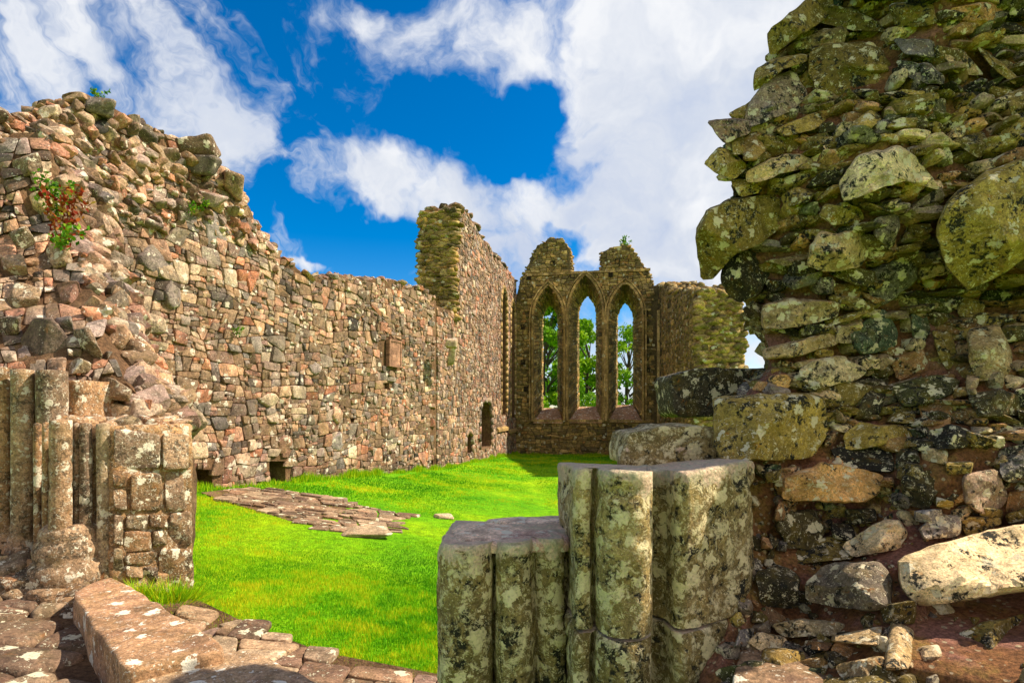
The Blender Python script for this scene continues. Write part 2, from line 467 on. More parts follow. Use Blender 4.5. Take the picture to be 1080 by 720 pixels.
    t.link(hh, bp.inputs['Height']); t.link(bp.outputs[0], b.inputs['Normal'])
    return m
def mortar_mat(name, c1, c2, c3, scale=1.0, pink=None):
    m, t, b = new_mat(name)
    co = t.node('ShaderNodeTexCoord').outputs['Object']
    n = t.noise(co, 3 * scale, 6, .7); n2 = t.noise(co, 45 * scale, 5, .75); n3 = t.noise(co, 9 * scale, 4, .6)
    base = t.ramp(n.outputs['Fac'], [(.3, c1), (.5, c2), (.68, c3)])
    if pink:
        np_ = t.noise(co, 2.6, 5, .65); base = t.mix(t.smooth(np_.outputs['Fac'], .48, .60), base, pink)
        vs = t.node('ShaderNodeTexVoronoi'); t.link(co, vs.inputs['Vector']); vs.inputs['Scale'].default_value = 60
        vc = t.node('ShaderNodeSeparateColor'); t.link(vs.outputs['Color'], vc.inputs[0])
        sp_ = t.math('MULTIPLY', t.smooth(t.math('SUBTRACT', t.math('MULTIPLY', vc.outputs[0], .5), vs.outputs['Distance']), .0, .08), t.math('LESS_THAN', vc.outputs[1], .35))
        base = t.mix(sp_, base, (.55, .42, .26))
    s = t.vmath('SCALE', base); t.link(t.smooth(n2.outputs['Fac'], .3, .7, .45, 1.5), s.inputs['Scale'])
    t.link(s.outputs[0], b.inputs['Base Color'])
    bp = t.node('ShaderNodeBump'); bp.inputs['Strength'].default_value = .9; bp.inputs['Distance'].default_value = .03
    t.link(t.math('ADD', n2.outputs['Fac'], n3.outputs['Fac']), bp.inputs['Height']); t.link(bp.outputs[0], b.inputs['Normal'])
    return m

M_WALL = stone_mat('wall rubble stone', [(0, (.07, .055, .05)), (.12, (.42, .23, .12)), (.25, (.22, .13, .08)), (.38, (.42, .25, .14)), (.5, (.25, .185, .16)), (.62, (.44, .20, .12)), (.72, (.46, .32, .21)), (.82, (.20, .16, .145)), (.9, (.50, .17, .08)), (1, (.56, .43, .28))],
                   lichen=.18, dark=.55, moss=.14, scale=1.2, orange=.12, lichcol=(.66, .57, .47), satur=.90)
M_WMORT = mortar_mat('wall mortar', (.08, .045, .022), (.17, .09, .045), (.27, .17, .09))
M_FAR = stone_mat('gable slate stone', [(0, (.12, .09, .055)), (.25, (.32, .23, .11)), (.5, (.42, .28, .13)), (.7, (.24, .18, .10)), (.85, (.52, .38, .19)), (1, (.40, .22, .10))],
                  lichen=.10, dark=.45, moss=.4, scale=.9, mosscol=(.20, .18, .03), orange=.10)
M_FMORT = mortar_mat('gable mortar', (.06, .045, .02), (.12, .085, .04), (.19, .14, .06))
M_DRESS = stone_mat('dressed window stone', [(0, (.46, .31, .16)), (.5, (.38, .26, .13)), (1, (.55, .40, .22))], lichen=.08, dark=.3, moss=.2, scale=.8)
M_NEAR = stone_mat('near rubble stone', [(0, (.035, .03, .025)), (.15, (.20, .15, .06)), (.3, (.36, .26, .10)), (.42, (.50, .28, .15)), (.55, (.20, .18, .17)), (.65, (.56, .40, .24)), (.78, (.12, .10, .04)), (.88, (.06, .11, .08)), (1, (.82, .62, .40))],
                   lichen=.40, dark=1.0, moss=.30, scale=2.6, bump=.9, mosscol=(.25, .17, .015), orange=.22, lichcol=(.74, .64, .44))
M_NMORT = mortar_mat('near lime mortar', (.13, .05, .02), (.30, .13, .05), (.34, .23, .05), 1.6, pink=(.36, .16, .11))
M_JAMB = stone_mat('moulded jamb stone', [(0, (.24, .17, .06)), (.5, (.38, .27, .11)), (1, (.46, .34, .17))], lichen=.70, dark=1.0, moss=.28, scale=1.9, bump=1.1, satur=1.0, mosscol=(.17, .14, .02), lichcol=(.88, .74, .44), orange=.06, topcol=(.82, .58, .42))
M_JTOP = stone_mat('worn jamb top', [(0, (.55, .42, .29)), (.5, (.62, .46, .33)), (1, (.66, .50, .40))], lichen=.40, dark=.25, moss=.12, scale=2.0, bump=.6, lichcol=(.74, .68, .52), orange=.06, pink=.35)
M_PIER = stone_mat('left pier stone', [(0, (.28, .14, .07)), (.3, (.44, .24, .11)), (.6, (.42, .26, .15)), (.8, (.22, .14, .09)), (1, (.54, .38, .22))], lichen=.45, dark=.7, moss=.14, scale=1.8, bump=.9, orange=.14, lichcol=(.74, .66, .52), mosscol=(.2, .17, .03), satur=.95)
M_SLAB = stone_mat('slab stone', [(0, (.33, .17, .09)), (.4, (.38, .22, .12)), (.7, (.27, .15, .09)), (1, (.42, .30, .18))], lichen=.30, dark=.3, moss=.12, scale=1.5, bump=.5, orange=.12, lichcol=(.74, .68, .56), pink=.10, satur=1.05)
M_PAVE = stone_mat('paving stone', [(0, (.06, .06, .08)), (.15, (.26, .14, .08)), (.4, (.33, .21, .12)), (.6, (.20, .11, .07)), (.8, (.40, .28, .17)), (1, (.36, .22, .14))], lichen=.22, dark=.3, moss=.1, scale=1.3, bump=.6, orange=.12, pink=.03, satur=.95)
M_DARKCORE = mortar_mat('painted recess shade', (.02, .015, .008), (.035, .025, .012), (.05, .035, .018))  # near-black colour standing in for the shade inside recesses
M_PLAQUE = stone_mat('plaque slate', [(0, (.30, .17, .12)), (1, (.34, .2, .15))], lichen=.03, dark=.1, moss=0, scale=1, bump=.2, streak=.25)

# ------------------------------------------------------------------ walls in plan
class Frame:
    """vertical wall plane from A to B (x,y); normal n points to the camera side; h along n"""
    def __init__(s, A, B, flip=False):
        s.A = np.array([A[0], A[1], 0.0]); B = np.array([B[0], B[1], 0.0])
        s.L = np.linalg.norm(B - s.A); s.d = (B - s.A) / s.L
        n = np.array([s.d[1], -s.d[0], 0])
        if n @ (-(s.A + B) / 2) < 0: n = -n
        s.n = -n if flip else n
    def map(s, p, h):
        p = np.asarray(p, float); h = np.asarray(h, float)
        return s.A + p[:, :1] * s.d + np.array([0, 0, 1.0]) * p[:, 1:2] + h[:, None] * s.n
    def px(s, u, v):
        r = np.array([(u - U0) / FPX, 1.0, (VH - v) / FPX]); o = np.array([0, 0, EYE])
        t = ((s.A - o) @ s.n) / (r @ s.n); p = o + r * t
        return ((p - s.A) @ s.d, p[2])
    def pxl(s, lst): return [s.px(u, v) for u, v in lst]
def ragged(pts, step, amp, rng):
    """break a polyline into a ragged one"""
    outp = []
    for a, b in zip(pts[:-1], pts[1:]):
        a = np.array(a); b = np.array(b); L = np.linalg.norm(b - a); k = max(1, int(L / step))
        for i in range(k):
            p = a + (b - a) * i / k
            if i or outp: p = p + (rng.random(2) - .5) * 2 * amp
            outp.append((float(p[0]), float(p[1])))
    outp.append(tuple(pts[-1])); return outp
def slab_solid(acc, fr, outline, holes, thick, mat=0, recess=()):
    """solid wall with through holes and blind recesses (pts, depth)"""
    loops = [outline] + list(holes) + [r[0] for r in recess]
    allp = [p for l in loops for p in l]
    tr = tessellate_polygon([[Vector((p[0], p[1], 0)) for p in l] for l in loops])
    A = np.array(allp)
    acc.add(fr.map(A, np.zeros(len(A))), [tuple(t) for t in tr], (.5, .5, 0), mat)
    loops2 = [outline] + list(holes); A2 = np.array([p for l in loops2 for p in l])
    tr2 = tessellate_polygon([[Vector((p[0], p[1], 0)) for p in l] for l in loops2])
    acc.add(fr.map(A2, np.full(len(A2), -thick)), [tuple(t) for t in tr2], (.5, .5, 0), mat)
    for l, dep in [(l, thick) for l in loops2] + [(r[0], r[1]) for r in recess]:
        n = len(l); a = np.array(l)
        V = np.concatenate([fr.map(a, np.zeros(n)), fr.map(a, np.full(n, -dep))])
        acc.add(V, [(i, (i + 1) % n, n + (i + 1) % n, n + i) for i in range(n)], (.5, .5, 0), mat)
    for pts, dep in recess:
        a = np.array(pts); tr3 = tessellate_polygon([[Vector((p[0], p[1], 0)) for p in pts]])
        acc.add(fr.map(a, np.full(len(a), -dep)), [tuple(t) for t in tr3], (.5, .5, 0), mat)
def face_stones(acc, fr, outline, voids, rmin, rmax, anis, prot, seed, n=10, gap=.965, power=2.2, rough=0, h0=0.0, mat=1, shear=0.0, prof=PROF_LO, tonef=None, facets=0):
    rng = np.random.default_rng(seed)
    O = np.array(outline); bb = (O[:, 0].min(), O[:, 1].min(), O[:, 0].max(), O[:, 1].max())
    def reg(x, y): return inside(outline, x, y)
    def skip(c, q):
        if not inside(outline, q[:, 0], q[:, 1]).mean() > .7: return True
        for v in voids:
            if inside(v, np.array([c[0]]), np.array([c[1]]))[0] or inside(v, q[:, 0], q[:, 1]).mean() > .34: return True
        return False
    for q, r in cells(bb, reg, rmin, rmax, anis, seed, power, skip):
        pr = prot * (.5 + rng.random() * .9) * (.7 + .6 * r / rmax)
        col = (rng.random(), rng.random(), rng.random()) if tonef is None else tonef(q.mean(0), rng)
        stone(acc, q, lambda p, h: fr.map(p, h + h0), pr, n=n, gap=gap, rng=rng, col=col, mat=mat, prof=prof, rough=rough, nscale=5, facets=facets)
def cap_rocks(acc, fr, line, thick, rng, size, step, mat=1, flat=.6, sub=1, over=.0, rows=4, rough=.08):
    for a, b in zip(line[:-1], line[1:]):
        a = np.array(a); b = np.array(b); L = np.linalg.norm(b - a); k = max(1, int(round(L / step)))
        for i in range(k):
            for j in range(rows):
                t = (i + rng.random()) / k; p = a + (b - a) * t
                h = -thick * (j + .1 + rng.random() * .8) / rows + (over if j == 0 else 0)
                s = size * (.55 + rng.random() * .8)
                c = fr.map(np.array([[p[0], p[1] + s * flat * (rng.random() * .8 - .35)]]), np.array([h]))[0]
                rock(acc, c, (s * (.8 + rng.random() * .7), s, s * flat * (.6 + rng.random() * .7)), rng, sub, col=(rng.random(), rng.random(), rng.random()), mat=mat, tilt=.5, rough=rough)
def pointed_arch(cx, base, spring, apex, half, n=9):
    """closed outline of a lancet opening: centre, sill, springing and apex heights, half width"""
    H = apex - spring
    # arc centre on the springing line so that it passes the jamb and the apex
    a = (H * H - half * half) / (2 * half); R = half + a
    pts = [(cx - half, base), (cx + half, base)]
    th = math.atan2(H, a)
    rightarc = [(cx - a + R * math.cos(th * i / n), spring + R * math.sin(th * i / n)) for i in range(n + 1)]
    pts += rightarc
    pts += [(2 * cx - x, y) for x, y in rightarc[-2::-1]]
    return pts
def arch_band(acc, fr, pts, w, h0, h1, mat=0, skipbase=True, seed=1, seg=None, joint=.02):
    """band of dressed stones following an arch outline (outside it)"""
    rng = np.random.default_rng(seed)
    p = np.array(pts); c = p.mean(0)
    q = p[1:].tolist() + [p[0].tolist()]          # from right jamb foot over the arch to left jamb foot
    # resample
    q = np.array(q); L = np.linalg.norm(q[1:] - q[:-1], axis=1); cum = np.concatenate([[0], np.cumsum(L)])
    seg = seg or w * 1.4; k = int(cum[-1] / seg); ts = np.linspace(0, cum[-1], k + 1)
    def at(t):
        i = min(max(np.searchsorted(cum, t, side='right') - 1, 0), len(L) - 1)
        d = (q[i + 1] - q[i]) / L[i]; x = q[i] + d * (t - cum[i]); nrm = np.array([d[1], -d[0]]); return x, nrm
    for a, b in zip(ts[:-1], ts[1:]):
        g = (b - a) * joint
        (x0, n0), (x1, n1) = at(a + g), at(b - g)
        quad = [x0, x1, x1 + n1 * w, x0 + n0 * w]
        V = np.concatenate([fr.map(np.array(quad), np.full(4, h0)), fr.map(np.array(quad), np.full(4, h1 + rng.random() * .01))])
        acc.add(V, [(4, 5, 6, 7), (0, 1, 5, 4), (1, 2, 6, 5), (2, 3, 7, 6), (3, 0, 4, 7)], (rng.random(), rng.random(), rng.random()), mat)

# =================================================================== GROUND
def build_ground():
    m, t, b = new_mat('lawn grass')
    co = t.node('ShaderNodeTexCoord').outputs['Object']
    a = t.noise(co, .55, 5, .6); n = t.noise(co, 9, 6, .75); f = t.noise(co, 70, 5, .7)
    base = t.ramp(a.outputs['Fac'], [(.3, (.09, .36, .004)), (.5, (.20, .47, .004)), (.68, (.38, .55, .004))])
    s = t.vmath('SCALE', base); t.link(t.smooth(n.outputs['Fac'], .28, .72, .62, 1.35), s.inputs['Scale'])
    s2 = t.vmath('SCALE', s.outputs[0]); t.link(t.smooth(f.outputs['Fac'], .3, .7, .6, 1.35), s2.inputs['Scale'])
    t.link(s2.outputs[0], b.inputs['Base Color']); b.inputs['Specular IOR Level'].default_value = .1
    bp = t.node('ShaderNodeBump'); bp.inputs['Strength'].default_value = .8; bp.inputs['Distance'].default_value = .05
    t.link(t.math('ADD', n.outputs['Fac'], f.outputs['Fac']), bp.inputs['Height']); t.link(bp.outputs[0], b.inputs['Normal'])
    xs = np.concatenate([[-1200, -400, -120, -50], np.arange(-20, 22, .35), [50, 120, 400, 1200]])
    ys = np.concatenate([[-400, -60], np.arange(-6, 34, .35), [60, 120, 400, 1500]])
    X, Y = np.meshgrid(xs, ys); Z = gh(X, Y) + .03 * fbm(np.stack([X, Y, 0 * X], -1), .5, 3, 3)
    V = np.stack([X, Y, Z], -1).reshape(-1, 3); nx = len(xs)
    F = [(j * nx + i, j * nx + i + 1, (j + 1) * nx + i + 1, (j + 1) * nx + i) for j in range(len(ys) - 1) for i in range(nx - 1)]
    A = Acc(); A.add(V, F); o = A.build('ground', m); o['kind'] = 'structure'
build_ground()

# =================================================================== LEFT WALLS
PA, PB, PC = (-5.75, 4.6), (-2.0, 15.0), (0.2, 26.0)
FL = Frame(PA, PB); FT = Frame(PB, PC)
rng = np.random.default_rng(11)
def rect(fr, u0, v0, u1, v1): return fr.pxl([(u0, v1), (u1, v1), (u1, v0), (u0, v0)])
def build_left_wall():
    root = thing('ruined_wall', 'long lichened rubble wall with ragged top rising to a peak at the left', 'wall', (-4, 8, .2))
    top = FL.pxl([(-60, 150), (0, 130), (40, 124), (95, 104), (112, 110), (150, 132), (195, 152), (222, 168), (246, 188), (262, 218), (290, 264), (316, 287), (340, 292), (380, 292), (420, 298), (446, 306), (470, 322)])
    top[-1] = (FL.L, top[-1][1])
    rg = ragged(top, .2, .055, rng)
    base = [(FL.L, -.6), (rg[0][0], -.6)]
    outline = rg[::-1] + [(rg[0][0], -.6), (FL.L, -.6)]
    rec = [(rect(FL, 284, 486, 301, 515), .5), (rect(FL, 192, 495, 224, 516), .5), (rect(FL, 457, 480, 463, 495), .4)]
    for u, v, s in ((203, 315, 6), (408, 407, 5), (315, 339, 4), (240, 372, 4), (352, 350, 4), (300, 440, 4), (372, 442, 4), (430, 440, 3), (157, 390, 5), (245, 300, 5), (398, 330, 3), (180, 430, 4)):
        rec.append((rect(FL, u - s / 2, v - s * .7, u + s / 2, v + s * .7), .3))
    voids = [r[0] for r in rec] + [rect(FL, 404, 357, 421, 389)]
    A = Acc()
    slab_solid(A, FL, outline, [], 1.0, 0, rec)
    def tonef(c, r): return (r.random(), r.random(), r.random())
    # smooth coursed lower part and rougher broken top
    def cut(lo, hi):
        return [(s, z) for s, z in FL.pxl(lo)] + [(s, z) for s, z in FL.pxl(hi)[::-1]]
    face_stones(A, FL, outline, voids, .028, .155, 1.45, .042, 21, n=16, gap=.965, power=2.0, tonef=tonef, h0=.0, rough=.012, facets=1)
    # protruding rubble along the broken top
    r2 = np.random.default_rng(5)
    for _ in range(1500):
        u = r2.random() * 330 - 40; v = 100 + r2.random() * 260
        tv = np.interp(u, [-60, 0, 95, 150, 222, 262, 290, 330], [150, 130, 104, 132, 168, 218, 264, 292])
        depth_band = np.interp(u, [-40, 60, 150, 240, 300], [250, 190, 110, 60, 18])
        if v < tv + 4 or v > tv + depth_band: continue
        s, z = FL.px(u, v); sz = .035 + .085 * r2.random() ** 2.2
        c = FL.map(np.array([[s, z]]), np.array([.0 + .03 * r2.random()]))[0]
        rock(A, c, (sz * 1.4, sz * .9, sz * .62), r2, 2, col=(r2.random(), r2.random(), r2.random()), mat=1, tilt=.9, rough=.1)
    cap_rocks(A, FL, rg, 1.0, r2, .085, .10, 1, .6, 2, over=.03, rows=4)
    A.build('masonry', [M_WMORT, M_WALL], root, sharp=38)
    # conspicuous single stones
    def big(u, v, dims, col, name, rot, lab=None):
        B = Acc(); s, z = FL.px(u, v); c = FL.map(np.array([[s, z]]), np.array([.06]))[0]
        rock(B, c, dims, r2, 3, rot=rot, col=col, rough=.05, cuts=3)
        o = B.build(name, M_WALL, root)
        if lab: o['label'] = lab
    big(210, 160, (.25, .2, .14), (.05, .6, .5), 'coping_stone', (.1, -.3, .4), 'dark block jutting from the sloping wall top')
    big(209, 177, (.2, .18, .13), (.8, .3, .5), 'coping_stone', (.1, .1, .2), 'brown block under the dark jutting block')
    big(217, 211, (.16, .16, .10), (.52, .9, .5), 'face_stone', (.2, .2, .1), 'rounded pinkish stone sticking out near the wall top')
    big(243, 196, (.16, .18, .17), (.3, .6, .5), 'coping_stone', (.4, .1, .7))
    big(101, 114, (.13, .15, .11), (.8, .3, .5), 'coping_stone', (.2, .1, .7), 'stone at the peak of the wall')
    for u, v, a, b, tn in ((225, 243, .24, .28, .82), (252, 251, .17, .15, .38), (180, 311, .15, .2, .5), (160, 342, .2, .16, .72), (120, 348, .16, .14, .3), (282, 422, .22, .14, .72), (354, 437, .16, .2, .95), (300, 470, .2, .18, .6), (330, 388, .18, .16, .5), (356, 466, .24, .2, .82), (286, 436, .2, .2, .72), (166, 275, .3, .24, .5), (116, 225, .18, .2, .8)):
        B = Acc(); s, z = FL.px(u, v)
        ang = np.linspace(0, 6.283, 8)[:-1] + r2.random(7) * .5
        pl = np.stack([s + a * np.cos(ang) * (.75 + r2.random(7) * .35), z + b * np.sin(ang) * (.75 + r2.random(7) * .35)], 1)
        stone(B, pl, lambda p, h: FL.map(p, h), .085, n=28, prof=PROF_HI, gap=1, rng=r2, rough=.025, nscale=6, col=(tn, .8, .5), facets=3)
        B.build('face_stone', M_WALL, root)
build_left_wall()

def build_tall_wall():
    root = thing('ruined_wall', 'tall narrow stump of wall with broken end above the long low wall', 'wall', (-1.5, 16, 0))
    s0 = FT.px(479, 300)[0]
    top = FT.pxl([(479, 222), (493, 221), (500, 236), (510, 252), (520, 266), (531, 280), (545, 297)])
    top[0] = (s0, top[0][1]); top[-1] = (FT.L, top[-1][1])
    rg = ragged(top, .3, .09, rng)
    low = FT.pxl([(472, 325)])[0]
    outline = rg[::-1] + [(s0, low[1]), (0, low[1] - .1), (0, -1), (FT.L, -1)]
    def arch_px(u0, u1, vb, vs, va):
        a = FT.px(u0, vb)[0]; b = FT.px(u1, vb)[0]; um = (u0 + u1) / 2
        zb = FT.px(um, vb)[1]; zs = FT.px(um, vs)[1]; za = FT.px(um, va)[1]
        return pointed_arch((a + b) / 2, zb, zs, za, abs(b - a) / 2)
    arches = [(arch_px(506, 518, 472, 440, 426), .55), (arch_px(491, 497.5, 478, 464, 458), .45), (arch_px(528.5, 534, 437, 325, 302), .9), (arch_px(538.5, 543, 440, 335, 316), .9)]
    A = Acc(); slab_solid(A, FT, outline, [], 1.05, 0, arches)
    A_v = [a[0] for a in arches]
    face_stones(A, FT, outline, A_v, .04, .14, 1.5, .038, 31, n=10, gap=.955, power=2.2)
    r2 = np.random.default_rng(8)
    cap_rocks(A, FT, rg, 1.0, r2, .15, .2, 1, .5, 1, rows=4)
    # junction crack is left as a real step: slab stones of the broken end
    A.build('masonry', [M_WMORT, M_WALL], root, sharp=38)
    E = Acc()
    ztop = FT.px(479, 222)[1]; z0 = low[1] - .3
    z = z0
    while z < ztop + .02:
        hh = .03 + .05 * r2.random()
        for k in range(7):
            h = -1.08 * (k + r2.random() * .9) / 7 + .03
            bulge = .10 * math.sin((z - z0) * 1.6) + .07 * r2.random()
            c = FT.map(np.array([[s0 - bulge + .05, z]]), np.array([h]))[0]
            rock(E, c, (.12 + .12 * r2.random(), .12 + .10 * r2.random(), hh), r2, 1, rot=((r2.random() - .5) * .7, (r2.random() - .5) * .6, r2.random() * 3), col=(r2.random(), r2.random(), .5))
            if r2.random() < .22: rock(E, c + np.array([0, -.03, 0]), (.10 + .08 * r2.random(), .12, .07 + .05 * r2.random()), r2, 2, col=(r2.random(), r2.random(), .5))
        z += hh * 1.15
    o = E.build('broken_end', M_FAR, root); o['label'] = 'broken end of thin flat stones in shade'
    # half column corbel and dressed quoin strip at the step
    for (a, nm, sd_) in zip(arches, ('door_arch', 'niche_arch', 'lancet_arch', 'lancet_arch'), (1, 2, 3, 4)):
        B = Acc(); arch_band(B, FT, a[0], .13 if sd_ > 1 else .17, -.03, .055, 0, seed=sd_, seg=.26)
        B.build(nm, M_WALL if sd_ < 3 else M_DRESS, root)
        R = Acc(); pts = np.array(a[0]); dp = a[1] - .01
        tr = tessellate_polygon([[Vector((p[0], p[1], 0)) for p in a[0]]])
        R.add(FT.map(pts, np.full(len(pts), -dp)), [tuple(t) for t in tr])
        R.build('recess_back', M_DARKCORE if sd_ < 3 else M_FMORT, root)  # door and niche backs painted dark as recess shade
    # sloping sills of the two lancets
    for (u0, u1, va, vb) in ((523, 534.5, 437, 446), (535.5, 544, 440, 448)):
        a = FT.px(u0, va)[0]; b = FT.px(u1, va)[0]; zt = FT.px(u1, va)[1]; zb = zt - .55
        B = Acc(); V = np.concatenate([FT.map(np.array([(a, zb), (b, zb)]), np.array([.12, .12])), FT.map(np.array([(a, zb - .1), (b, zb - .1)]), np.array([.12, .12])), FT.map(np.array([(a, zt), (b, zt)]), np.array([-.5, -.5])), FT.map(np.array([(a, zb - .1), (b, zb - .1)]), np.array([-.04, -.04]))])
        B.add(V, [(0, 1, 5, 4), (0, 2, 3, 1), (2, 6, 7, 3), (0, 4, 6, 2), (1, 3, 7, 5)]); B.build('sill', M_DRESS, root, smooth=False)
    B = Acc(); c = FT.map(np.array([FT.px(478, 366)]), np.array([.1]))[0]
    c = P(476.5, 362, 14.6)
    rock(B, c, (.16, .2, .15), r2, 3, rot=(0, 0, 0), col=(.72, .5, .5))
    rock(B, c + np.array([0, .05, -.30]), (.10, .12, .30), r2, 2, rot=(.15, .12, 0), col=(.72, .5, .5))
    B.build('corbel', M_WALL, root)
    # low battered block at the corner with the window wall
    B = Acc()
build_tall_wall()

def build_plaque():
    A = Acc(); q = np.array(FL.pxl([(406, 386), (419, 388), (419.5, 360), (406.5, 357.5)]))
    n = 4; V = np.concatenate([FL.map(q, np.full(4, .02)), FL.map(q, np.full(4, .115)), FL.map((q - q.mean(0)) * .86 + q.mean(0), np.full(4, .115)), FL.map((q - q.mean(0)) * .86 + q.mean(0), np.full(4, .10))])
    F = [(0, 1, 5, 4), (1, 2, 6, 5), (2, 3, 7, 6), (3, 0, 4, 7)] + [(4 + i, 4 + (i + 1) % 4, 8 + (i + 1) % 4, 8 + i) for i in range(4)] + [(8 + i, 8 + (i + 1) % 4, 12 + (i + 1) % 4, 12 + i) for i in range(4)] + [(12, 13, 14, 15)]
    A.add(V, F); o = A.build('wall_plaque', M_PLAQUE, None, smooth=False)
    tag(o, 'weathered reddish stone tablet set in the long rubble wall', 'plaque')
build_plaque()

# =================================================================== EAST WALL (three lancets)
PD = (6.39, 24.8)
FE = Frame(PC, PD)
def build_east_wall():
    root = thing('window_wall', 'shaded gable wall with three tall pointed windows and two broken stumps on top', 'wall', (3.3, 25.5, -.5))
    th = 1.3
    top = FE.pxl([(545, 320), (549, 297), (556, 282), (562, 270), (568, 258), (573, 256), (580, 252), (590, 252), (595, 257), (601, 264), (602, 288), (634, 286), (634, 267), (640, 265), (643, 261), (658, 259), (666, 261), (672, 270), (677, 278), (684, 287), (690, 300), (694, 302)])
    top[0] = (-.05, top[0][1]); top[-1] = (FE.L, top[-1][1])
    rg = ragged(top, .3, .05, rng)
    outline = rg[::-1] + [(-.05, -1.2), (FE.L, -1.2)]
    spec = [(563, 594, 444, 335, 301, 572.5, 588.5, 430, 338, 322), (600, 635, 443.5, 328, 290, 610.5, 629, 428.5, 332, 312), (642, 677, 443, 333, 298, 651, 668, 427, 338, 319)]
    outer = []; inner = []
    def zz(u, v): return FE.px(u, v)[1]
    for (u0, u1, vb, vs, va, i0, i1, ib, is_, ia) in spec:
        um = (u0 + u1) / 2; a, b = FE.px(u0, vb)[0], FE.px(u1, vb)[0]
        outer.append(pointed_arch((a + b) / 2, zz(um, vb), zz(um, vs), zz(um, va), (b - a) / 2))
        # inner opening lies at the back of the splay: intersect with the back plane
        k = 1 + th * .97 / 25.5
        m_ = (i0 + i1) / 2
        # back plane point for pixel
        bk = Frame((PC[0] - FE.n[0] * th, PC[1] - FE.n[1] * th), (PD[0] - FE.n[0] * th, PD[1] - FE.n[1] * th))
        c0, c1 = bk.px(i0, ib)[0], bk.px(i1, ib)[0]
        inner.append(pointed_arch((c0 + c1) / 2, bk.px(m_, ib)[1], bk.px(m_, is_)[1], bk.px(m_, ia)[1], (c1 - c0) / 2))
    A = Acc()
    # front sheet with the wide arches, back sheet with the narrow ones, outline sides
    def sheet(holes, h):
        loops = [outline] + holes; allp = np.array([p for l in loops for p in l])
        tr = tessellate_polygon([[Vector((p[0], p[1], 0)) for p in l] for l in loops])
        A.add(FE.map(allp, np.full(len(allp), h)), [tuple(t) for t in tr], (.5, .5, 0), 0)
    sheet(outer, 0); sheet(inner, -th)
    a = np.array(outline); n = len(a)
    A.add(np.concatenate([FE.map(a, np.zeros(n)), FE.map(a, np.full(n, -th))]), [(i, (i + 1) % n, n + (i + 1) % n, n + i) for i in range(n)], (.5, .5, 0), 0)
    band = [[(x, z) for x, z in o] for o in outer]
    face_stones(A, FE, outline, band, .04, .12, 2.0, .05, 41, n=8, gap=.95, power=1.6)
    r2 = np.random.default_rng(9)
    cap_rocks(A, FE, rg[3:], th, r2, .085, .12, 1, .5, 1, rows=6)
    A.build('masonry', [M_FMORT, M_FAR], root)
    # each window: splayed reveal, sill, mouldings
    for wi, (o, i) in enumerate(zip(outer, inner)):
        W = Acc(); no = len(o)
        oo = np.array(o); ii = np.array(i)
        # reveal with rows of stones: resample both curves finely
        def fine(p):
            q = p[1:].tolist() + [p[0].tolist()]; q = np.array(q)
            L = np.linalg.norm(q[1:] - q[:-1], axis=1); return q, L
        qo, Lo = fine(oo); qi, Li = fine(ii)
        def samp(q, L, t):
            # jambs get 60% of the parameter, arch the rest, so both curves correspond
            cum = np.concatenate([[0], np.cumsum(L)]) ; seg = np.concatenate([[0, .36], .36 + .28 * np.arange(1, len(L) - 1) / (len(L) - 2), [1.0]])
            j = min(max(np.searchsorted(seg, t, side='right') - 1, 0), len(L) - 1); f_ = (t - seg[j]) / (seg[j + 1] - seg[j]); return q[j] + (q[j + 1] - q[j]) * f_
        N_ = 140; rows = []
        dep = np.array([0, -.28, -.30, -.62, -.64, -.96, -.98, -th])
        mixf = (-dep / th)
        for t in np.linspace(0, 1, N_):
            po, pi_ = samp(qo, Lo, t), samp(qi, Li, t)
            for d_, f_ in zip(dep, mixf): rows.append((*(po + (pi_ - po) * f_), d_))
        rows = np.array(rows); k = len(dep)
        V = FE.map(rows[:, :2], rows[:, 2])
        F = [(j * k + x, (j + 1) * k + x, (j + 1) * k + x + 1, j * k + x + 1) for j in range(N_ - 1) for x in range(k - 1)]
        W.add(V, F, (.5, .5, 0), 0)
        # stones on the reveals
        rr = np.random.default_rng(50 + wi)
        t = 0.0
        while t < 1:
            dt = .009 + rr.random() * .006
            arc = .36 < t < .64
            if arc: dt *= .8
            xx = 0
            while xx < .97:
                wd = .16 + rr.random() * .25; x1 = min(xx + wd, 1.0)
                cs_ = []
                for (tt, f_) in ((t + dt * .06, xx + .01), (min(t + dt * .94, 1), xx + .01), (min(t + dt * .94, 1), x1 - .01), (t + dt * .06, x1 - .01)):
                    po, pi_ = samp(qo, Lo, tt), samp(qi, Li, tt); p = po + (pi_ - po) * f_
                    cs_.append(FE.map(p[None], np.array([-th * f_]))[0])
                cs_ = np.array(cs_); nrm = np.cross(cs_[1] - cs_[0], cs_[3] - cs_[0]); nrm /= np.linalg.norm(nrm) + 1e-9
                ctr = FE.map(np.array([[(o[0][0] + o[1][0]) / 2, cs_[:, 2].mean()]]), np.array([-th * .5]))[0]
                if nrm @ (ctr - cs_.mean(0)) < 0: nrm = -nrm
                hgt = .02 + rr.random() * .035; cc_ = cs_.mean(0)
                W.add(np.concatenate([cs_, (cs_ - cc_) * .88 + cc_ + nrm * hgt]), [(4, 5, 6, 7), (0, 1, 5, 4), (1, 2, 6, 5), (2, 3, 7, 6), (3, 0, 4, 7)], (rr.random(), rr.random(), .5), 1)
                xx = x1
            t += dt
        ro = W.build('lancet_window', [M_FMORT, M_FAR], root, smooth=False)
        ro['label'] = ['left pointed window', 'taller middle pointed window', 'right pointed window'][wi]
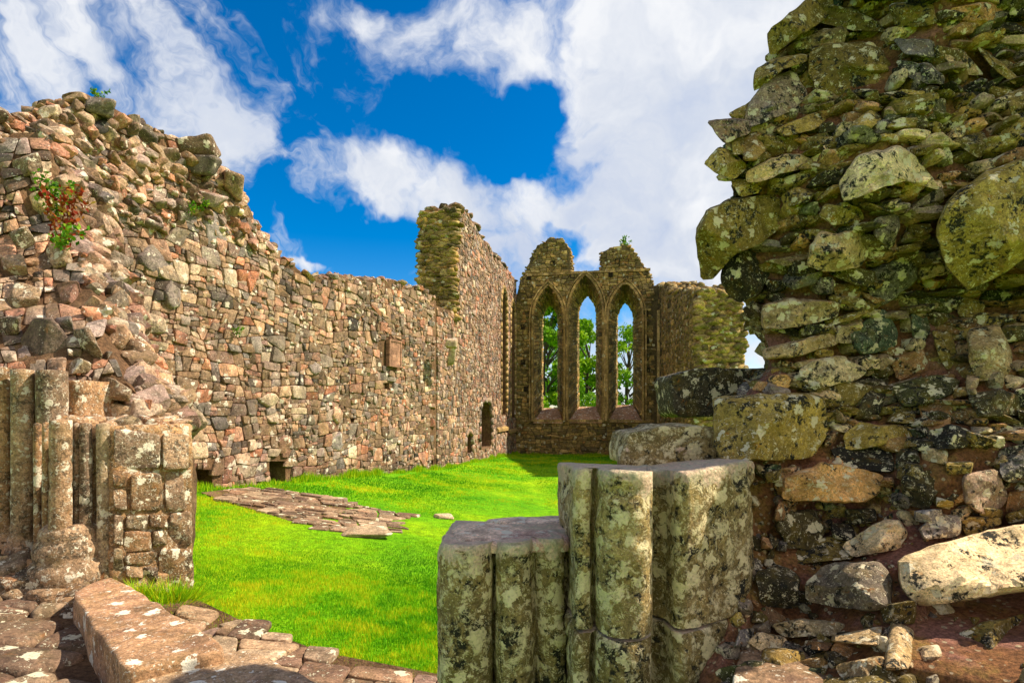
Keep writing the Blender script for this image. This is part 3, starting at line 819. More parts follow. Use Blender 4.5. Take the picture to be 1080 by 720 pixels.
        B = Acc(); arch_band(B, FE, o, .10, -.03, .09, 0, seed=wi + 3, seg=.30); arch_band(B, FE, [(x, z) for x, z in pointed_arch((o[0][0] + o[1][0]) / 2, o[0][1], o[2][1], max(p[1] for p in o) + .14, (o[1][0] - o[0][0]) / 2 + .14)], .06, -.03, .14, 0, seed=wi + 6, seg=.34)
        sub = B.build('arch_moulding', M_DRESS, ro, smooth=False); sub.location = (0, 0, 0)
        # nook shafts
        for sx in (o[0][0] - .06, o[1][0] + .06):
            B = Acc(); zb, zt = o[0][1], o[2][1]; nn = 10
            ring = [(sx + .055 * math.cos(x), .10 + .055 * math.sin(x)) for x in np.linspace(0, 6.283, nn, endpoint=False)]
            V = []
            lv = [zb, zt - .25, zt - .2, zt - .1, zt]; sc_ = [1, 1, 1.5, 1.2, 1.8]
            for z_, s_ in zip(lv, sc_): V += [(sx + (x - sx) * s_, z_, .10 + (h - .10) * s_) for x, h in ring]
            V = np.array(V); VV = FE.map(V[:, :2], V[:, 2])
            B.add(VV, [(r_ * nn + i_, r_ * nn + (i_ + 1) % nn, (r_ + 1) * nn + (i_ + 1) % nn, (r_ + 1) * nn + i_) for r_ in range(4) for i_ in range(nn)], (.6, .5, .5))
            sub = B.build('shaft', M_DRESS, ro); sub.location = (0, 0, 0)
        B = Acc(); z0, z1 = o[0][1], i[0][1]
        quad = [(o[0][0], z0, .10), (o[1][0], z0, .10), (i[1][0] + .0, z1, -th + .05), (i[0][0] - .0, z1, -th + .05), (o[0][0], z0 - .10, .10), (o[1][0], z0 - .10, .10), (i[1][0], z0 - .1, -th + .05), (i[0][0], z0 - .1, -th + .05)]
        q_ = np.array(quad); B.add(FE.map(q_[:, :2], q_[:, 2]), [(0, 1, 2, 3), (0, 4, 5, 1), (1, 5, 6, 2), (3, 2, 6, 7), (0, 3, 7, 4)], (.5, .8, .5))
        sub = B.build('sill', M_SLAB, ro, smooth=False); sub.location = (0, 0, 0)
    # string courses
    for nm, va, vb, uu, hh in (('string_course', 289.5, 285.5, (556, 686), .10), ('sill_course', 444, 443, (549, 690), .10)):
        B = Acc(); rr = np.random.default_rng(3); s0, z0 = FE.px(uu[0], va); s1, z1 = FE.px(uu[1], vb); k = 22
        for j in range(k):
            a_ = s0 + (s1 - s0) * j / k + .004; b_ = s0 + (s1 - s0) * (j + 1) / k - .004; z_ = (z0 + z1) / 2 + (rr.random() - .5) * .02
            q_ = np.array([(a_, z_ - .05), (b_, z_ - .05), (b_, z_ + .05), (a_, z_ + .05)])
            B.add(np.concatenate([FE.map(q_, np.full(4, -.02)), FE.map(q_, np.full(4, hh + .01 * rr.random()))]), [(4, 5, 6, 7), (0, 1, 5, 4), (1, 2, 6, 5), (2, 3, 7, 6), (3, 0, 4, 7)], (rr.random(), rr.random(), .5))
        B.build(nm, M_DRESS, root, smooth=False)
    # putlog holes as flat dark panels, shade painted on, with a raised frame
    for u, v in ((558, 293), (583, 278), (604, 291), (644, 290), (651, 276), (552, 345), (552, 382), (681, 330), (682, 360), (683, 390), (555, 410)):
        B = Acc(); s, z = FE.px(u, v); q_ = np.array([(s - .07, z - .08), (s + .07, z - .08), (s + .07, z + .08), (s - .07, z + .08)])
        B.add(FE.map(q_, np.full(4, .052)), [(0, 1, 2, 3)], (0, 0, 0))
        for (a_, b_) in (((-.10, -.11), (.10, -.08)), ((-.10, .08), (.10, .11)), ((-.10, -.08), (-.07, .08)), ((.07, -.08), (.10, .08))):
            q_ = np.array([(s + a_[0], z + a_[1]), (s + b_[0], z + a_[1]), (s + b_[0], z + b_[1]), (s + a_[0], z + b_[1])])
            B.add(np.concatenate([FE.map(q_, np.full(4, .04)), FE.map(q_, np.full(4, .10))]), [(4, 5, 6, 7), (0, 1, 5, 4), (1, 2, 6, 5), (2, 3, 7, 6), (3, 0, 4, 7)], (.5, .5, .5))
        B.build('putlog_hole', M_DARKCORE, root, smooth=False)
    # plinth, slightly thicker lower wall
build_east_wall()

# =================================================================== SOUTH WALL (right, far)
PE = (5.55, 17.0)
FS = Frame(PE, PD, flip=False)
FS.n = np.array([-FS.d[1], FS.d[0], 0]);
if FS.n[0] > 0: FS.n = -FS.n
def build_south_wall():
    root = thing('ruined_wall', 'short mossy ruined wall right of the windows with rough broken end', 'wall', (6, 20, -.5))
    L = FS.L
    zt0, zt1 = P(0, 312, 17.0)[2], P(0, 302, 24.8)[2]
    top = [(0, zt0 + .05), (1.2, zt0 + .35), (2.8, zt0 + .75), (4.5, zt0 + 1.0), (6, zt1 - .35), (L, zt1)]
    rg = ragged(top, .3, .06, rng); outline = rg[::-1] + [(0, -1.2), (L, -1.2)]
    rec = [([(L - .75, 1.0), (L - .35, 1.0), (L - .35, 6.0), (L - .55, 6.35), (L - .75, 6.0)], .6)]
    A = Acc(); slab_solid(A, FS, outline, [], 1.3, 0, rec)
    face_stones(A, FS, outline, [rec[0][0]], .05, .15, 1.5, .05, 61, n=8, gap=.95)
    r2 = np.random.default_rng(19)
    cap_rocks(A, FS, rg, 1.3, r2, .15, .2, 1, .5, 1, rows=4)
    A.build('masonry', [M_FMORT, M_FAR], root)
    # broken end facing the camera
    E = Acc(); z = -1.0
    while z < zt0 + .1:
        hh = .05 + .05 * r2.random()
        for k in range(9):
            h = -1.35 * (k + r2.random() * .9) / 9 + .05
            cut = .0 if z < zt0 - .9 else (z - (zt0 - .9)) * .45
            if -h > 1.35 - cut: continue
            c = FS.map(np.array([[-.05 - .12 * r2.random(), z]]), np.array([h]))[0]
            rock(E, c, (.13 + .1 * r2.random(), .12 + .1 * r2.random(), hh * 1.1), r2, 1, rot=((r2.random() - .5) * .9, (r2.random() - .5) * .9, r2.random() * 3), col=(r2.random(), r2.random(), .5))
        z += hh * 1.2
    o = E.build('broken_end', M_FAR, root); o['label'] = 'rough rubble end facing the lawn'
    B = Acc(); q_ = np.array([(L - .32, .95), (L - .22, .95), (L - .22, 5.8), (L - .32, 5.8)])
    B.add(np.concatenate([FS.map(q_, np.full(4, -.02)), FS.map(q_, np.full(4, .10))]), [(4, 5, 6, 7), (0, 1, 5, 4), (1, 2, 6, 5), (2, 3, 7, 6), (3, 0, 4, 7)], (.9, .9, .5))
    B.build('shaft', M_DRESS, root, smooth=False)
build_south_wall()

# =================================================================== generic mass whose face is given as a depth field
def mass(acc, vs, leftf, rightf, Df, thick, mat, nu=70, amp=.035, seed=1, wrapL=True, wrapR=False, back=None):
    rows = []; nv = len(vs)
    for v in vs:
        l, r = leftf(v), rightf(v); us = np.linspace(l, r, nu)
        row = [P(u, v, Df(u, v)) for u in us]
        a = row[0]; b = row[-1]
        pre = [a + np.array([.55 * thick, thick, 0]), a + np.array([.12 * thick, thick * .55, 0]), a + np.array([0.0, thick * .2, 0])] if wrapL else []
        post = [b + np.array([-.02 * thick, thick * .25, 0]), b + np.array([-.1 * thick, thick * .6, 0]), b + np.array([-.5 * thick, thick, 0])] if wrapR else []
        rows.append(pre + row + post)
    G = np.array(rows); n = G.shape[1]
    ns = fbm(G, 4.5, 4, seed); ns2 = fbm(G, 16, 3, seed + 4)
    G[..., 1] += ns * amp + ns2 * amp * .6 + fbm(G, 45, 2, seed + 6) * amp * .35; G[..., 0] += fbm(G, 4.5, 3, seed + 9) * amp * .5
    V = G.reshape(-1, 3)
    F = [(j * n + i, j * n + i + 1, (j + 1) * n + i + 1, (j + 1) * n + i) for j in range(nv - 1) for i in range(n - 1)]
    acc.add(V, F, (.5, .5, 0), mat)
    # close top
    k = n - 1
    topc = G[0].mean(0); acc.add(np.concatenate([G[0], topc[None] + np.array([[0, thick * .5, 0]])]), [(i, i + 1, n) for i in range(n - 1)], (.5, .5, 0), mat)

# =================================================================== RIGHT NEAR WALL
EDGE = [(-160, 900), (-60, 880), (0, 846), (40, 824), (60, 818), (90, 803), (120, 778), (150, 768), (180, 770), (205, 788), (240, 778), (270, 778), (300, 795), (330, 793), (360, 806), (385, 808), (430, 770), (480, 752), (500, 770), (600, 765), (720, 740), (900, 720)]
def DR(u, v):
    d = 2.50 - .0009 * (u - 780)
    if v > 440: d -= (v - 440) / 280 * .50
    k_ = min(max((v - 545) / 90, 0), 1); d -= .26 * k_ * k_ * (3 - 2 * k_)
    d += .10 * math.sin(v * .021 + .8) + .06 * math.sin(u * .03 + v * .012)
    # the hollow under the big mossy boulder
    d += .22 * math.exp(-(((u - 1062) / 50) ** 2 + ((v - 312) / 34) ** 2))
    return d
STONES_R = [
 ([(808,33),(848,2),(872,-14),(880,10),(867,24),(845,37),(813,60)], .17, .30, 1), ([(867,3),(900,8),(927,23),(935,34),(907,34),(863,24)], .09, .15, 0),
 ([(795,73),(817,60),(852,57),(850,66),(824,74),(803,93),(794,97)], .15, .22, 1), ([(855,50),(900,43),(923,47),(943,70),(940,90),(913,100),(867,110),(853,80)], .11, .28, 1),
 ([(787,110),(810,83),(837,73),(855,103),(830,120),(800,133),(785,135)], .13, .52, 1), ([(743,127),(770,124),(790,126),(792,140),(765,152),(757,143)], .12, .50, 1),
 ([(768,120),(787,110),(795,123),(775,128)], .08, .25, 0), ([(767,143),(783,135),(792,150),(785,163),(773,165)], .09, .2, 0), ([(782,147),(797,137),(812,143),(810,157),(797,170),(783,170)], .11, .34, 0),
 ([(742,172),(758,153),(775,160),(788,175),(775,190),(753,182)], .12, .28, 1), ([(770,190),(800,186),(805,203),(780,208)], .09, .3, 0), ([(787,180),(830,160),(858,167),(858,174),(803,192),(788,192)], .12, .66, 1),
 ([(817,137),(860,117),(875,123),(862,135),(823,146)], .10, .3, 0), ([(895,133),(920,113),(932,125),(902,150)], .09, .3, 0), ([(933,113),(960,107),(950,125),(933,129)], .07, .65, 0),
 ([(883,193),(907,163),(950,153),(967,167),(995,202),(953,190),(890,214)], .13, .97, 1), ([(940,40),(985,42),(987,62),(953,58)], .08, .55, 0), ([(942,63),(980,67),(997,80),(995,91),(960,84)], .08, .55, 0),
 ([(990,53),(1013,50),(1040,80),(1020,80),(1003,75)], .08, .66, 0), ([(1023,40),(1073,80),(1072,92),(1040,66)], .08, .25, 0), ([(970,107),(997,103),(998,123),(973,127)], .07, .8, 0),
 ([(1003,147),(1037,137),(1043,150),(1033,167),(1013,157)], .07, .15, 0), ([(985,245),(996,212),(1035,182),(1100,158),(1150,190),(1140,250),(1085,268),(1055,292),(1018,306),(1000,285)], .20, .24, 1),
 ([(823,207),(840,197),(860,203),(853,215),(827,218)], .08, .3, 0), ([(733,243),(747,220),(773,208),(820,205),(826,238),(805,256),(772,272),(752,295),(738,295)], .20, .26, 1),
 ([(760,297),(763,273),(782,262),(815,268),(812,290),(800,312),(780,319),(767,310)], .14, .02, 1), ([(783,325),(797,318),(812,324),(806,336),(788,336)], .06, .05, 0),
 ([(852,260),(867,243),(887,247),(910,237),(915,267),(907,282),(870,288),(852,280)], .12, .66, 1), ([(920,230),(947,225),(950,240),(940,262),(923,250)], .08, .57, 0),
 ([(913,287),(953,268),(967,277),(967,297),(933,322),(917,310)], .07, .56, 0), ([(892,355),(930,323),(948,350),(947,367),(907,374)], .10, .89, 1), ([(802,323),(830,314),(887,318),(885,333),(847,345),(803,347)], .12, .64, 1),
 ([(803,367),(877,350),(890,357),(880,364),(830,378),(805,379)], .11, .66, 0), ([(843,390),(857,380),(887,375),(915,390),(907,399),(870,409),(847,402)], .11, .97, 1), ([(960,330),(977,333),(982,347),(973,363),(962,357)], .06, .89, 0),
 ([(982,347),(1003,350),(1012,380),(1000,392),(987,370)], .06, .3, 0), ([(940,407),(987,393),(1015,400),(1003,418),(953,432)], .09, .8, 1), ([(1020,347),(1053,341),(1069,373),(1069,403),(1030,402),(1022,380)], .09, .65, 1),
 ([(937,380),(973,365),(982,387),(947,402)], .06, .42, 0), ([(751,417),(868,413),(874,455),(858,484),(760,487),(752,470)], .17, .28, 1), ([(824,503),(870,486),(934,500),(929,520),(912,531),(824,528)], .14, .40, 1),
 ([(887,460),(903,445),(962,449),(967,462),(928,470),(891,475)], .11, .3, 1), ([(976,455),(1007,446),(1029,457),(1020,472),(987,474)], .09, .0, 0), ([(820,541),(857,534),(872,557),(857,580),(828,576),(817,557)], .08, .05, 0),
 ([(887,574),(928,549),(949,548),(959,562),(949,579),(899,588)], .12, .99, 1), ([(968,557),(991,541),(1013,545),(1013,565),(974,569)], .08, .56, 0), ([(849,616),(874,593),(928,592),(941,607),(941,644),(887,643),(849,633)], .15, .58, 1),
 ([(946,588),(1012,566),(1105,546),(1160,560),(1160,618),(1080,624),(970,640),(950,622)], .26, 1.0, 1), ([(797,603),(820,593),(843,607),(845,642),(803,639)], .09, .03, 0), ([(812,658),(845,652),(893,656),(889,671),(828,672)], .08, .97, 0),
 ([(952,697),(970,680),(993,677),(997,700),(966,709)], .10, 1.0, 0), ([(1003,672),(1037,654),(1092,645),(1092,692),(1012,695)], .14, .25, 1), ([(949,500),(987,495),(992,516),(978,538),(953,530)], .06, .04, 0),
 ([(1014,499),(1053,494),(1064,528),(1037,545),(1016,530)], .06, .5, 0), ([(995,487),(1028,486),(1025,500),(999,500)], .06, .3, 0), ([(1053,474),(1092,464),(1092,512),(1057,507)], .08, .55, 0),
 ([(889,537),(924,536),(925,550),(895,553)], .06, .04, 0), ([(785,677),(800,666),(828,671),(831,681),(805,688)], .06, 1.0, 0), ([(1018,418),(1050,410),(1085,420),(1085,438),(1030,440)], .10, .05, 0),
 ([(868,214),(905,218),(912,232),(880,238),(862,228)], .06, .2, 0), ([(1060,98),(1092,90),(1095,125),(1068,128)], .08, .2, 0), ([(1000,10),(1050,0),(1062,22),(1015,30)], .08, .42, 0), ([(935,4),(985,2),(990,26),(945,30)], .07, .25, 0),
 ([(882,-40),(930,-50),(940,-5),(895,0)], .1, .3, 0), ([(950,-50),(1010,-48),(1000,-6),(955,-4)], .1, .5, 0), ([(822,570),(810,560),(818,588),(806,592)], .05, .04, 0),
 ([(880,700),(930,690),(945,708),(890,722)], .07, .65, 0), ([(755,705),(800,694),(835,702),(820,725),(760,728)], .08, .8, 0), ([(1008,310),(1040,318),(1036,336),(1010,334)], .05, .3, 0)]
def build_right_wall():
    root = thing('rubble_pier', 'dark mossy broken rubble mass towering at the right foreground', 'ruined wall', (1.6, 2.4, 0))
    A = Acc(); ex = [e[0] for e in EDGE]; ey = [e[1] for e in EDGE]
    L = lambda v: float(np.interp(v, ex, ey)) + 14
    vs = np.arange(-160, 1060, 4.5)
    mass(A, vs, L, lambda v: 1165, DR, .42, 0, nu=170, amp=.05, seed=3, wrapR=True)
    r2 = np.random.default_rng(77)
    polys = [s[0] for s in STONES_R]
    polys += [[(600, 485), (805, 485), (800, 600), (745, 730), (600, 730)], [(650, 440), (760, 440), (760, 495), (650, 495)], [(700, 380), (815, 380), (815, 440), (700, 440)]]
    def skip(c, q):
        for p in polys:
            if inside(p, np.array([c[0]]), np.array([c[1]]))[0]: return True
            if inside(p, q[:, 0], q[:, 1]).mean() > .4: return True
        return c[0] < L(c[1]) + 2
    # tightly stacked flat slabs of the upper, broken part
    v = -40.0
    while v < 470:
        hv = 5 + 8 * r2.random(); u = L(v) - 4 + 12 * r2.random()
        while u < 1150:
            wv_ = 12 + 26 * r2.random() ** 1.3; uc = u + wv_ / 2; vv = v + (r2.random() - .5) * 9 + 6 * math.sin(u * .02 + v * .03)
            if not any(inside(p, np.array([uc]), np.array([vv]))[0] for p in polys) or r2.random() < .05:
                d = DR(uc, vv); k_ = d / 600; tn = [.02, .15, .3, .42, .55, .65, .25, .78, 1.0, .36][int(r2.integers(0, 10))] + (r2.random() - .5) * .08
                rock(A, P(uc, vv, d + .03 - .05 * r2.random()), (wv_ * .56 * k_, .05 + .035 * r2.random(), hv * (.55 + .35 * r2.random()) * k_), r2, 3 if wv_ > 22 else 2, rot=((r2.random() - .35) * .5, (r2.random() - .5) * .55, (r2.random() - .5) * .7), col=(min(1, max(0, tn)), r2.random(), r2.random()), mat=1, rough=.09, cuts=7, sharp=26)
            u += wv_ * .93
        v += hv * 1.15
    k = 0
    for q, r in cells((760, 395, 1165, 800), None, 6.0, 26, 1.5, 78, 1.6, skip, .98):
        if r2.random() < .05: continue
        c = q.mean(0); tone = [.0, .15, .3, .42, .55, .65, .25, .2][int(r2.integers(0, 8))] + (r2.random() - .5) * .06
        q = (q - c) * (.86 + .14 * r2.random()) @ (lambda a: np.array([[math.cos(a), -math.sin(a)], [math.sin(a), math.cos(a)]]))((r2.random() - .5) * .4) + c
        q = q + (r2.random(q.shape) - .5) * r * .7
        D0 = DR(c[0], c[1])
        def mp(p, h, D0=D0): return Pa(p, np.array([DR(a, b) for a, b in p]) - h)
        stone(A, q, mp, .03 + .07 * r2.random(), n=18, prof=PROF_HI, gap=1, rng=r2, rough=0, tilt=.5, col=(max(0, tone), r2.random(), r2.random()), mat=1, facets=2, chaikin=1)
    for _ in range(1300):
        u = 745 + r2.random() * 420; v = 430 + r2.random() * 330
        if u < L(v) + 4 or any(inside(p, np.array([u]), np.array([v]))[0] for p in polys[:len(STONES_R)]): continue
        sz = .006 + .026 * r2.random() ** 2.5
        rock(A, P(u, v, DR(u, v) + .004), (sz * 1.4, sz, sz * .8), r2, 1 if sz < .015 else 2, col=(r2.random(), r2.random(), r2.random()), mat=1, tilt=.8, rough=.12)
    # unseen side along the ragged edge gets slabs too
    for _ in range(260):
        v = 5 + r2.random() * 440; u = L(v); d = DR(u, v); s = .03 + .07 * r2.random()
        dy = .04 + r2.random() * .34; c = P(u + 6, v, d + dy) + np.array([.02 + .03 * r2.random(), 0, 0])
        if c[1] - d < .1: c[0] += .0
        rock(A, c, (s * 1.4, s * 1.2, s * .5), r2, 2, rot=((r2.random() - .5) * .6, (r2.random() - .5) * .6, r2.random() * 3), col=(r2.random(), r2.random(), .5), mat=1, rough=.1)
    A.build('masonry', [M_NMORT, M_NEAR], root, sharp=30)
    for poly, prot, tone, bigf in STONES_R:
        B = Acc(); p = np.array(poly, float); c = p.mean(0); ext = np.ptp(p, axis=0).max(); D0 = DR(c[0], c[1])
        def mp(q, h, D0=D0): return Pa(q, D0 * .55 + .45 * np.array([DR(a, b) for a, b in q]) - h)
        prot_ = prot * 1.0
        n = 56 if ext > 60 else 36
        # layered outline noise
        q = resample(poly, n, 1); e = q - c
        jit = fbm(np.concatenate([q, np.zeros((n, 1))], 1), .09, 3, int(c[0])) * min(3.2, ext * .05)
        q = q + e / (np.linalg.norm(e, axis=1)[:, None] + 1e-6) * jit[:, None]
        prof = [(.96, -.8), (1.0, -.1), (1.0, .35), (.985, .62), (.95, .80), (.88, .92), (.78, .98), (.64, 1.0), (.50, 1.01), (.36, 1.02), (.22, 1.02), (.1, 1.02)]
        g = (r2.random(2) - .5) * .3; g[1] += .45 if tone < .9 else .60          # upper edge leans back, lower edge juts
        size = np.abs(e).max(); P2 = []; H2 = []
        for s_, h_ in prof:
            P2.append((q - c) * s_); hh = np.full(n, h_ * prot_)
            if h_ > 0: hh = hh * (1 + ((q - c) * s_ / size) @ g)
            H2.append(hh)
        P2.append(np.zeros((1, 2))); H2.append(np.array([prof[-1][1] * prot_]))
        p2 = np.concatenate(P2); h2 = np.concatenate(H2)
        for kf in range(4 if bigf else 3):
            a = r2.random() * 6.283; s_ = .3 + r2.random() * .6; o_ = .78 + r2.random() * .4
            pl = prot_ * (o_ - s_ * ((p2 / size) @ np.array([math.cos(a), math.sin(a)])))
            h2 = np.where(h2 > prot_ * .3, np.minimum(h2, np.maximum(pl, prot_ * .3)), h2)
        w3 = np.concatenate([(p2 + c) * .0045, h2[:, None]], 1)
        h2 = h2 + np.where(h2 > 0, 1, .2) * (fbm(w3, 14, 4, int(c[1])) * .026 + .007 * np.abs(fbm(w3 * np.array([1, 4, 1]), 18, 3, 5)))
        B.add(mp(p2 + c, h2), rf(n, len(prof)), (tone, r2.random() * .6 + .2, r2.random()))
        B.build('embedded_stone', M_NEAR, root, sharp=24)
    return root
build_right_wall()

# free blocks standing on the left shoulder of the pier
def block_px(name, label, cat, poly, Yf, depth, mat, tone, top=None, seed=1, rough=.02, n=56, parent=None, topmat=None, lean=.2):
    """squarish block: front outline in pixels at distance Yf, going back by depth"""
    r2 = np.random.default_rng(seed); A = Acc(); c = np.array(poly, float).mean(0)
    q = resample(poly, n, 1); e = q - c
    q = q + e / (np.linalg.norm(e, axis=1)[:, None]) * (fbm(np.concatenate([q, np.zeros((n, 1))], 1), .06, 3, seed) * 2.2)[:, None]
    W = Pa(q, np.full(n, Yf)); cw = W.mean(0)
    rings = []
    for s_, d_ in ((.1, 0), (.3, 0), (.5, 0), (.7, 0), (.86, 0), (.95, .004), (.99, .016), (1.0, .04), (1.0, .12), (1.0, .3), (1.0, .5), (1.0, .75), (.99, .96), (.92, 1.0), (.5, 1.0)):
        rings.append((W - cw) * s_ + cw + np.array([0, depth * d_, 0]))
    V = np.concatenate(rings[::-1] + [cw[None]]); 
    nrm = V - (cw + np.array([0, depth / 2, 0])); nrm /= np.linalg.norm(nrm, axis=1)[:, None] + 1e-6
    V = V + nrm * (fbm(V, 7, 4, seed) * rough * 1.3 + fbm(V, 25, 3, seed + 3) * rough * .4)[:, None]
    A.add(V, rf(n, len(rings)), (tone, .6, .5))
    o = A.build(name, mat, parent)
    if parent is None: tag(o, label, cat)
    elif label: o['label'] = label
    return o
block_px('stone_block', 'dark squared lintel stone jutting left from the mossy rubble mass', 'stone block', [(706,396),(738,389),(815,388),(822,432),(765,440),(712,441)], 2.75, .35, M_NEAR, .02, seed=4)
block_px('stone_block', 'mottled low block under the dark jutting lintel stone', 'stone block', [(663,457),(700,450),(756,448),(762,486),(700,492),(657,492),(657,478)], 2.35, .38, M_JAMB, .4, seed=6)

# =================================================================== MOULDED JAMBS
def moulded(acc, prof_xy, z0, ztopf, nz, topmat, sidemat, seed, amp=.012, joints=(), tone=.5, inset=.02):
    """vertical moulded stone: plan profile (open list of x,y, front) closed at the back; extruded"""
    P_ = np.array(prof_xy); n = len(P_); c = P_.mean(0)
    rows = []; zt = np.array([ztopf(x, y) for x, y in P_])
    ts = np.concatenate([np.linspace(0, .955, nz), [.972, .985, .994, 1.0]])
    ins = np.concatenate([np.zeros(nz), [.001, .003, .007, .018]])
    for t, s_ in zip(ts, ins):
        z = z0 + (zt - z0) * t
        xy = P_ + (c - P_) / (np.linalg.norm(P_ - c, axis=1)[:, None] + 1e-6) * s_
        rows.append(np.concatenate([xy, z[:, None]], 1))
    G = np.array(rows)
    for zj in joints:
        d = np.abs(G[..., 2] - zj); k = np.exp(-(d / .012) ** 2) * .016
        G[..., :2] += (c - G[..., :2]) / (np.linalg.norm(G[..., :2] - c, axis=-1, keepdims=True) + 1e-6) * k[..., None]
    nrm = G.copy(); nrm[..., :2] -= c; nrm[..., 2] = 0; nrm /= np.linalg.norm(nrm, axis=-1, keepdims=True) + 1e-6
    G += nrm * (fbm(G, 6, 4, seed) * amp * 1.7 + fbm(G, 20, 3, seed + 1) * amp * .9 - np.maximum(fbm(G, 9, 3, seed + 2) - .25, 0) * amp * 4)[..., None]
    V = G.reshape(-1, 3)
    F = [(j * n + i, j * n + (i + 1) % n, (j + 1) * n + (i + 1) % n, (j + 1) * n + i) for j in range(len(ts) - 1) for i in range(n)]
    M_ = len(ts)
    nside = (nz - 3) * n
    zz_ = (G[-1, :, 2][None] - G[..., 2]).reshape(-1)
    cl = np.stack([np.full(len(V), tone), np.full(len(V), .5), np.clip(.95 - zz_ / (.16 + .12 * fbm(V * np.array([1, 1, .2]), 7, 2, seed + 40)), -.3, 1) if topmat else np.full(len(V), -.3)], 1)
    acc.add(V, F, cl, 0)
    # top: concentric rings
    top = G[-1]; cc = top.mean(0); R = []
    for s_ in (1, .85, .65, .45, .25, .1): 
        r = (top - cc) * s_ + cc; r[:, 2] = np.array([ztopf(x, y) for x, y in r[:, :2]]) + fbm(r, 9, 4, seed + 7) * .014 + (0 if s_ < 1 else -.0); R.append(r)
    R[0] = top
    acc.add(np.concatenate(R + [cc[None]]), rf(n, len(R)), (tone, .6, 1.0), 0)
def densify(pts, step):
    outp = []
    for a, b in zip(pts, pts[1:] + pts[:1]):
        a = np.array(a); b = np.array(b); k = max(1, int(np.linalg.norm(b - a) / step))
        for i in range(k): outp.append(tuple(a + (b - a) * i / k))
    return outp
def arc(cx, cy, r, a0, a1, n=10): return [(cx + r * math.cos(rad(a)), cy + r * math.sin(rad(a))) for a in np.linspace(a0, a1, n)]
def xu(u, Y): return (u - U0) / FPX * Y
def build_jambs():
    Y = 1.80
    # right, taller stub
    X0, X1, X2, X3, X4 = xu(607, Y), xu(631, Y), xu(690, Y), xu(716, Y), xu(803, 2.0)
    pr = [(X0, Y + .62), (X0, Y + .03), (X0 + .01, Y + .012), (X1 - .022, Y + .02), (X1 - .006, Y + .09)]
    cx, r = (X1 + X2) / 2, (X2 - X1) / 2
    pr += arc(cx, Y + .03, r, 172, 368, 16)
    pr += [(X2 + .006, Y + .12), (X2 + .03, Y + .15), (X3 - .012, Y + .11), (X3 - .004, Y + .03), (X3 + .02, Y + .006), (X3 + .10, Y + .05), (X4 - .05, Y + .19), (X4, Y + .26), (X4, Y + .62)]
    pr = densify(pr, .022)
    root = thing('moulded_jamb', 'taller moulded pillar stub with worn flat top coloured pale as if sunlit and lichen blotches', 'pillar', (.35, 2, 0))
    ztop = lambda x, y: 1.402 + .010 * math.sin(x * 9) - (y - 1.8) * .065 + (x - .3) * .03
    A = Acc(); z_j = 1.6 - 236 / 600 * Y
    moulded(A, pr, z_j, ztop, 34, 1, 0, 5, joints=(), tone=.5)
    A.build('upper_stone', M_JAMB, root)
    A = Acc(); pr2 = [(x * 1.0 - .006, y - .006) for x, y in pr]
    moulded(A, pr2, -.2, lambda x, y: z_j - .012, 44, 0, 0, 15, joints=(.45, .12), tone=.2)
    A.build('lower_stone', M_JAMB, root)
    # left, lower stub
    Y = 1.95
    x0, x1, x2, x3, x4 = xu(460, Y), xu(519, Y), xu(522, Y), xu(562, Y), xu(596, Y)
    pr = [(x0, Y + .60), (x0, Y + .05), (x0 + .015, Y + .02)] + arc((x0 + x1) / 2, Y + .06, (x1 - x0) / 2, 200, 345, 12)[1:] + [(x1, Y + .12), (x2 + .004, Y + .09)]
    pr += arc((x2 + x3) / 2, Y + .04, (x3 - x2) / 2, 185, 350, 12) + [(x3 + .01, Y + .09), (x3 + .025, Y + .05), (x3 + .06, Y + .03), (x4, Y + .05), (x4 + .01, Y + .14), (xu(612, Y), Y + .16), (xu(620, Y), Y + .60)]
    pr = densify(pr, .022)
    root = thing('moulded_jamb', 'lower moulded pillar stub with pinkish broken top, left of the taller stub', 'pillar', (0, 2.2, 0))
    ztop = lambda x, y: 1.137 + .006 * math.sin(x * 11) - .06 * (y - 1.95)
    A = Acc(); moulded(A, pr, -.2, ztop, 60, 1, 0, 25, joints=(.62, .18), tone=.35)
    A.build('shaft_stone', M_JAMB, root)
    # thin flaking layers lying on the lower stub
    r2 = np.random.default_rng(31)
    for (pl, z_) in (([(475, 560), (500, 552), (560, 562), (600, 566), (600, 576), (520, 578), (480, 574)], 1.112), ([(508, 551), (560, 549), (606, 547), (606, 556), (560, 560)], 1.098)):
        A = Acc(); q = np.array([on_z(u, v, z_)[:2] for u, v in pl])
        stone(A, q, lambda p, h: np.concatenate([p, (z_ + h)[:, None]], 1), .022, n=40, prof=PROF_HI, gap=1, rng=r2, rough=.006, nscale=12, col=(.7, .6, .5), tilt=.05)
        A.build('flaking_layer', M_JTOP, root)
build_jambs()

